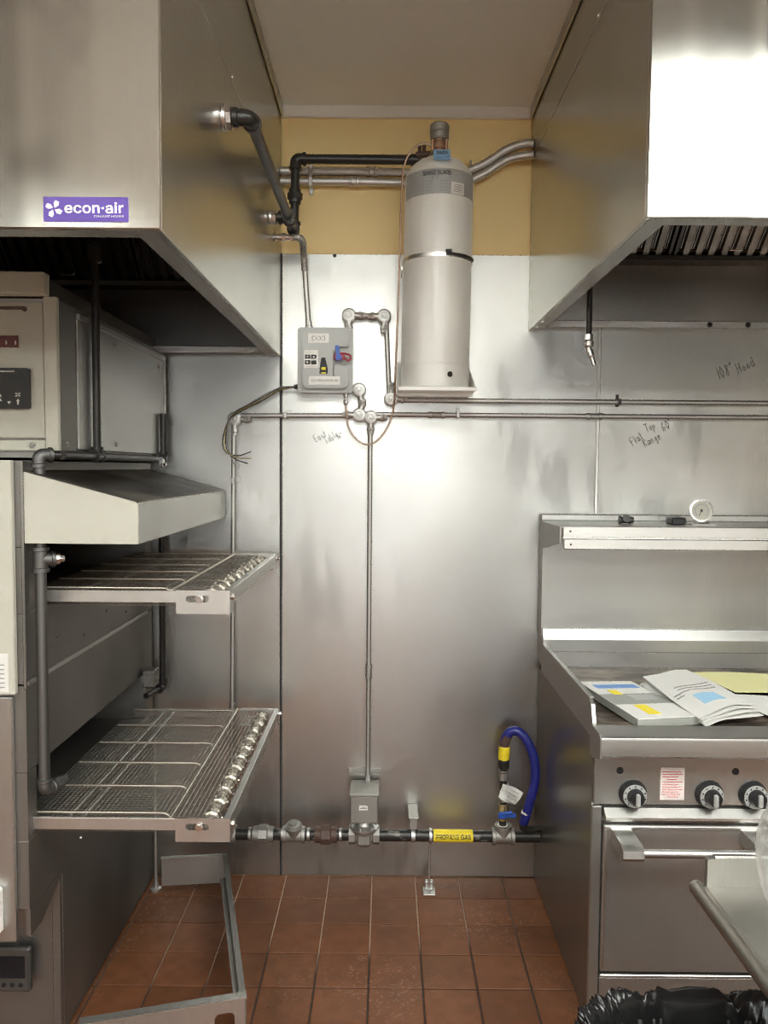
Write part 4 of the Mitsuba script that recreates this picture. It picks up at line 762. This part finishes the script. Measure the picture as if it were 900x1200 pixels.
t = thing('oven_cabinet', 'top oven cabinet with a pale front, a black keypad and plain steel side', 'oven cabinet')
CXX = -.900
put(t + '__body', bx(OL, CXX - .002, -1.052, -.035, 1.748, 2.185, .002), 'steel_oven', smooth=False)
put(t + '__side_panel', cat([bx(CXX - .002, CXX + .004, -.93, -.045, 1.775, 2.15, .002), bx(CXX - .002, CXX + .010, -.075, -.045, 1.76, 2.17, .002), bx(CXX - .002, CXX + .010, -.93, -.045, 2.150, 2.168, .002)]), 'steel_range', smooth=False)
put(t + '__top_cap', bx(OL, CXX - .022, -1.060, -.04, 2.187, 2.235, .003), 'steel_shade', smooth=False)
put(t + '__cap_front', bx(OL, CXX - .018, -1.098, -1.060, 2.187, 2.246, .003), 'cream_trim', smooth=False)
put(t + '__corner_post', bx(CXX - .034, CXX + .002, -1.068, -1.05, 1.768, 2.186, .002), 'cream_trim', smooth=False)
f = put(t + '__front_door', bx(OL, CXX - .036, -1.066, -1.052, 1.802, 2.172, .003), 'cream', label='cream hinged front')
put(t + '__sill', bx(OL, CXX - .036, -1.064, -1.052, 1.768, 1.798, .002), 'cream_trim', smooth=False)
put(t + '__bolt', bolt((-.972, -1.064, 1.784), (0, -1, 0), .007, .004), 'cast')
put(f + '__red_window', bx(-1.22, -1.003, -1.069, -1.066, 2.048, 2.080, .001), 'red_glass', smooth=False)
put(f + '__digit', cat([bx(-1.012 - .025 * k, -1.008 - .025 * k, -1.0698, -1.069, 2.056, 2.066) for k in range(6)]), 'trim_white', smooth=False)
k_ = put(f + '__keypad', prism(rrect(-1.20, -.971, 1.882, 1.992, .006), 'y', -1.078, -1.066), 'black_plastic', label='black keypad with white arrows')
put(k_ + '__screen', bx(-1.19, -.984, -1.0788, -1.078, 1.936, 1.976), 'screen_black', smooth=False)
arr = []
for x, s in ((-1.002, 1), (-1.026, -1), (-1.050, 1), (-1.075, -1)):
    arr.append(prism(Polygon([(x - .005, 1.902), (x + .005, 1.902), (x, 1.902 + s * .008)]), 'y', -1.0788, -1.078))
arr += [bx(-1.004, -1.000, -1.0788, -1.078, 1.893, 1.902)]
for q in range(4):
    a = q * math.pi / 2 + .5; arr.append(prism(Polygon([(-1.002, 1.920), (-1.002 + .009 * math.cos(a), 1.920 + .007 * math.sin(a)), (-1.002 + .009 * math.cos(a + .6), 1.920 + .007 * math.sin(a + .6))]), 'y', -1.0788, -1.078))
arr += [prism(Polygon([(-1.060, 1.914), (-1.046, 1.914), (-1.053, 1.926)]), 'y', -1.0788, -1.078), bx(-1.10, -1.01, -1.0786, -1.078, 1.981, 1.984)]
put(k_ + '__icon', cat(arr), 'paper', smooth=False)
put(f + '__latch', cat([bx(-1.2, -.985, -1.072, -1.066, 2.150, 2.158, .002), lathe((-.985, -1.066, 2.152), (0, -1, 0), [(0, .007), (.008, .006)], 10)]), 'rusty')
for (y, z) in ((-.62, 1.80), (-.62, 2.12), (-.13, 2.12), (-1.0, 1.79)): put(t + '__bolt', bolt((CXX + (.004 if y > -.93 else -.002), y, z), (1, 0, 0), .006, .004), 'cast')

# pipes beside the ovens
t = thing('oven_gas_pipe', 'black pipe running along the oven cabinet and down the front oven corner', 'pipe')
gx_, zz = -.880, 1.757; r = .0125
fx, fy = -.930, -1.118
put(t + '__pipe', cyl((gx_, -1.09, zz), (gx_, -.14, zz), r), 'black_iron')
put(t + '__elbow', elbow((fx, fy, zz), (.75, .66, 0), (0, 0, -1), r * 1.1, .032), 'iron_grey')
put(t + '__pipe', cyl((fx + .01, fy + .01, zz), (gx_, -1.075, zz), r), 'black_iron')
put(t + '__tee', tee((gx_, -.83, zz), np.array([0, 1., 0]), np.array([0, 0, 1.]), r, .028), 'black_iron')
put(t + '__pipe', cyl((fx, fy, zz - .02), (fx, fy, .85), .0150, 14), 'iron_grey')
put(t + '__tee', tee((fx, fy, 1.475), np.array([0, 0, 1.]), np.array([.8, .6, 0]), .0150, .034), 'iron_grey')
put(t + '__plug', lathe((fx + .03, fy + .02, 1.475), (.8, .6, 0), [(0, .016), (.012, .016), (.014, .010), (.024, .010)], 8), 'chrome')
put(t + '__elbow', elbow((fx, fy, .838), (0, 0, 1), (.3, .95, 0), .014, .032), 'iron_grey')
put(t + '__coupling', lathe((fx + .008, fy + .028, .838), (.3, .95, 0), [(0, .016), (.012, .020), (.03, .020), (.034, .016), (  .05, .016)], 10), 'iron_grey')
put(t + '__elbow', elbow((gx_, -.125, zz), (0, -1, 0), (0, 0, 1), r, .026), 'black_iron')
put(t + '__pipe', cyl((gx_, -.125, zz + .02), (gx_, -.125, 1.935), r * 1.1), 'black_iron')
put(t + '__bracket', cat([bx(gx_ + .0, gx_ + .018, -.20, -.17, 1.725, 1.757, .002), hexnut((gx_ + .01, -.19, 1.735), (1, 0, 0), .008, .018)]), 'chrome')
t = thing('hood_drop_pipe', 'black upright pipe from the left hood filters down beside the oven cabinet', 'pipe')
put(t + '__pipe', cyl((gx_, -.83, zz + .028), (gx_, -.83, 2.40), .0115), 'black_iron')
put(t + '__cap', lathe((gx_, -.83, 2.335), (0, 0, 1), [(0, .012), (.006, .020), (.05, .022), (.055, .012)], 14), 'black_iron')
t = thing('rear_oven_pipe', 'thin black pipe behind the belts ending in an elbow beside the oven', 'pipe')
put(t + '__pipe', cyl((-.905, -.075, 1.50), (-.905, -.075, .845), .0125), 'black_iron')
put(t + '__elbow', elbow((-.905, -.075, .828), (0, 0, 1), (-.25, -1, 0), .0125, .03), 'black_iron')
put(t + '__pipe', cyl((-.912, -.10, .828), (-.935, -.20, .828), .0115), 'black_iron')

# sheet-metal frame standing on the floor
t = thing('equipment_frame', 'bare sheet steel base frame standing on the floor tiles under the lower belt', 'frame')
BR, FR = np.array([-.630, -.150]), np.array([-.401, -.998]); FL, BL = np.array([-.850, -1.118]), np.array([-.885, -.180])
def wall_strip(a, b, z0, z1, th):
    d = (b - a) / np.linalg.norm(b - a); n = np.array([-d[1], d[0]]) * th / 2
    return prism(Polygon([a + n, b + n, b - n, a - n]), 'z', z0, z1)
def panel_open(a, b, zt, cuts):
    L = np.linalg.norm(b - a); P = sbox(0, .001, L, zt)
    for (s0, s1, h) in cuts: P = P.difference(rrect(s0, s1, -.1, h, .016, 3))
    m = extrude_polygon(P, .004, engine='earcut'); d = (b - a) / L; n = np.array([-d[1], d[0]]); V = np.array(m.vertices)
    return trimesh.Trimesh(np.c_[a[0] + d[0] * V[:, 0] + n[0] * V[:, 2], a[1] + d[1] * V[:, 0] + n[1] * V[:, 2], V[:, 1]], m.faces, process=False)
ZT = .170
put(t + '__rear_panel', cat([wall_strip(BL, BR, .050, ZT, .004), wall_strip(BL + [0, -.006], BR + [0, -.006], ZT - .006, ZT, .016)]), 'steel_range', smooth=False)
put(t + '__side_panel', cat([wall_strip(BR, FR, .050, ZT, .004), wall_strip(BR, BR + (FR - BR) * .03, .001, ZT, .005), wall_strip(BR + [-.010, 0], FR + [-.010, 0], ZT - .004, ZT, .016), wall_strip(BR + [.022, -.16], FR + [-.022, .01], ZT - .016, ZT - .012, .030)]), 'steel_oven', smooth=False)
Lf = np.linalg.norm(FR - FL)
put(t + '__front_panel', cat([panel_open(FL, FR, ZT, [(Lf - .090, Lf - .032, .130), (.032, .09, .130)]), wall_strip(FL + [0, .012], FR + [0, .012], ZT - .004, ZT, .030)]), 'steel_bright', smooth=False)

# ================================================================== FOREGROUND: table, bag, bin
t = thing('work_table', 'stainless work table corner with rolled rim in front of the range', 'table')
tx, ty, tz = .664, -1.62, .86
put(t + '__tabletop', cat([bx(tx, 2.0, -2.5, ty, tz - .004, tz, .001)]), 'steel_table', smooth=False)
put(t + '__rolled_rim', cat([cyl((tx - .003, ty + .004, tz - .006), (tx - .003, -2.5, tz - .006), .0165, 18), trimesh.creation.icosphere(2, .0165).apply_translation((tx - .003, ty + .004, tz - .006))]), 'steel_shade')
put(t + '__backsplash', cat([prism(rrect(tx + .014, 2.0, tz - .01, tz + .060, .006), 'y', ty - .002, ty + .012), cyl((tx + .03, ty + .006, tz + .058), (2.0, ty + .006, tz + .058), .008, 12)]), 'steel_table', smooth=False)
for x, y in ((1.06, -1.70), (1.9, -1.70), (1.06, -2.42), (1.9, -2.42)): put(t + '__leg', cyl((x, y, 0), (x, y, tz - .004), .02, 16), 'galvanized')
ico = trimesh.creation.icosphere(5, 1.0); v = np.array(ico.vertices)
fold = 1 - np.abs(meshkit.fbm(v * np.array([4, 4, 1.4]), 3, 3)[:, None] - .5) * 2
v = v * np.array([.115, .16, .150]) * (.80 + .26 * fold)
v[:, 2] = np.maximum(v[:, 2], -.105); v[:, 0] *= 1 - .35 * np.clip(v[:, 2] / .15, 0, 1); v[:, 0] += .020 * np.minimum(0, -(v[:, 2] + .03)) / .1
put('plastic_bag', trimesh.Trimesh(v + np.array([.852, -1.77, tz + .1055]), ico.faces, process=False), 'clear_film', smooth=50, label='crumpled clear plastic bag on the steel table at the right edge', cat_='bag')

t = thing('trash_can', 'grey rubbish bin lined with a crumpled black bag in front of the range', 'trash can')
cx, cy = .680, -1.790
def superell(a, b, n, k=96): 
    th = np.arange(k) * 2 * np.pi / k; c, s = np.cos(th), np.sin(th)
    return np.c_[a * np.sign(c) * np.abs(c) ** (2 / n), b * np.sign(s) * np.abs(s) ** (2 / n)]
def loft(rings):
    k = len(rings[0]); V = np.vstack(rings); F = []
    for i in range(len(rings) - 1):
        for j in range(k):
            a, b = i * k + j, i * k + (j + 1) % k; F += [(a, b, b + k), (a, b + k, a + k)]
    return trimesh.Trimesh(V, F, process=False)
def ring3(a, b, z, n=4.0, w=0.0, seed=0, zw=0.0, k=192):
    e = superell(a, b, n, k); q = np.c_[np.cos(np.arange(k) * 2 * np.pi / k), np.sin(np.arange(k) * 2 * np.pi / k), np.full(k, z * 3)]
    nn = meshkit.fbm(q * 7, 4, seed) - .5; mm = meshkit.fbm(q * 5 + 9, 4, seed + 11) - .5
    return np.c_[cx + e[:, 0] * (1 + w * nn), cy + e[:, 1] * (1 + w * nn), z + zw * mm]
A, B, ZR = .262, .245, .585
put(t + '__bin', loft([ring3(.20, .19, .002), ring3(.250, .233, .53), ring3(.257, .240, .545), ring3(.250, .233, .548), ring3(.240, .223, .53), ring3(.19, .18, .02), ring3(.001, .001, .02)]), 'can_grey')
rings = []; K = 300
keyp = np.array([0, 0, -.024]) + np.array([(0, 1.02, .34), (.12, 1.04, .45), (.25, 1.06, .53), (.35, 1.07, .580), (.42, 1.05, .598), (.48, 1.00, .602), (.53, .95, .594), (.60, .90, .55), (.75, .84, .42), (.90, .76, .24), (1.0, .60, .12)])
for q in np.linspace(0, 1, 64):
    sc, z = np.interp(q, keyp[:, 0], keyp[:, 1]), np.interp(q, keyp[:, 0], keyp[:, 2])
    e = superell(A * sc, B * sc, 4.0, K); th = np.arange(K) * 2 * np.pi / K
    P3 = np.c_[np.cos(th) * 5.5, np.sin(th) * 5.5, np.full(K, q * 5)]
    wob = meshkit.noise(P3 * .8, 21)[:, None] * 2.2
    rid = 1 - 2 * np.abs(meshkit.fbm(P3 * np.array([1.5, 1.5, .8]) + wob, 3, 5) - .5) * 2.2
    fin = 1 - 2 * np.abs(meshkit.fbm(P3 * np.array([3.5, 3.5, 1.6]) + wob * 2, 3, 8) - .5) * 2.2
    d = .028 * (rid - .6) + .016 * (fin - .6)
    rings.append(np.c_[cx + e[:, 0] * (1 + d * 1.3), cy + e[:, 1] * (1 + d * 1.3), z + d * .55])
rings.append(np.tile([[cx, cy, .11]], (K, 1)))
put(t + '__bag', loft(rings), 'bag_black', smooth=45, label='crumpled black bin bag')
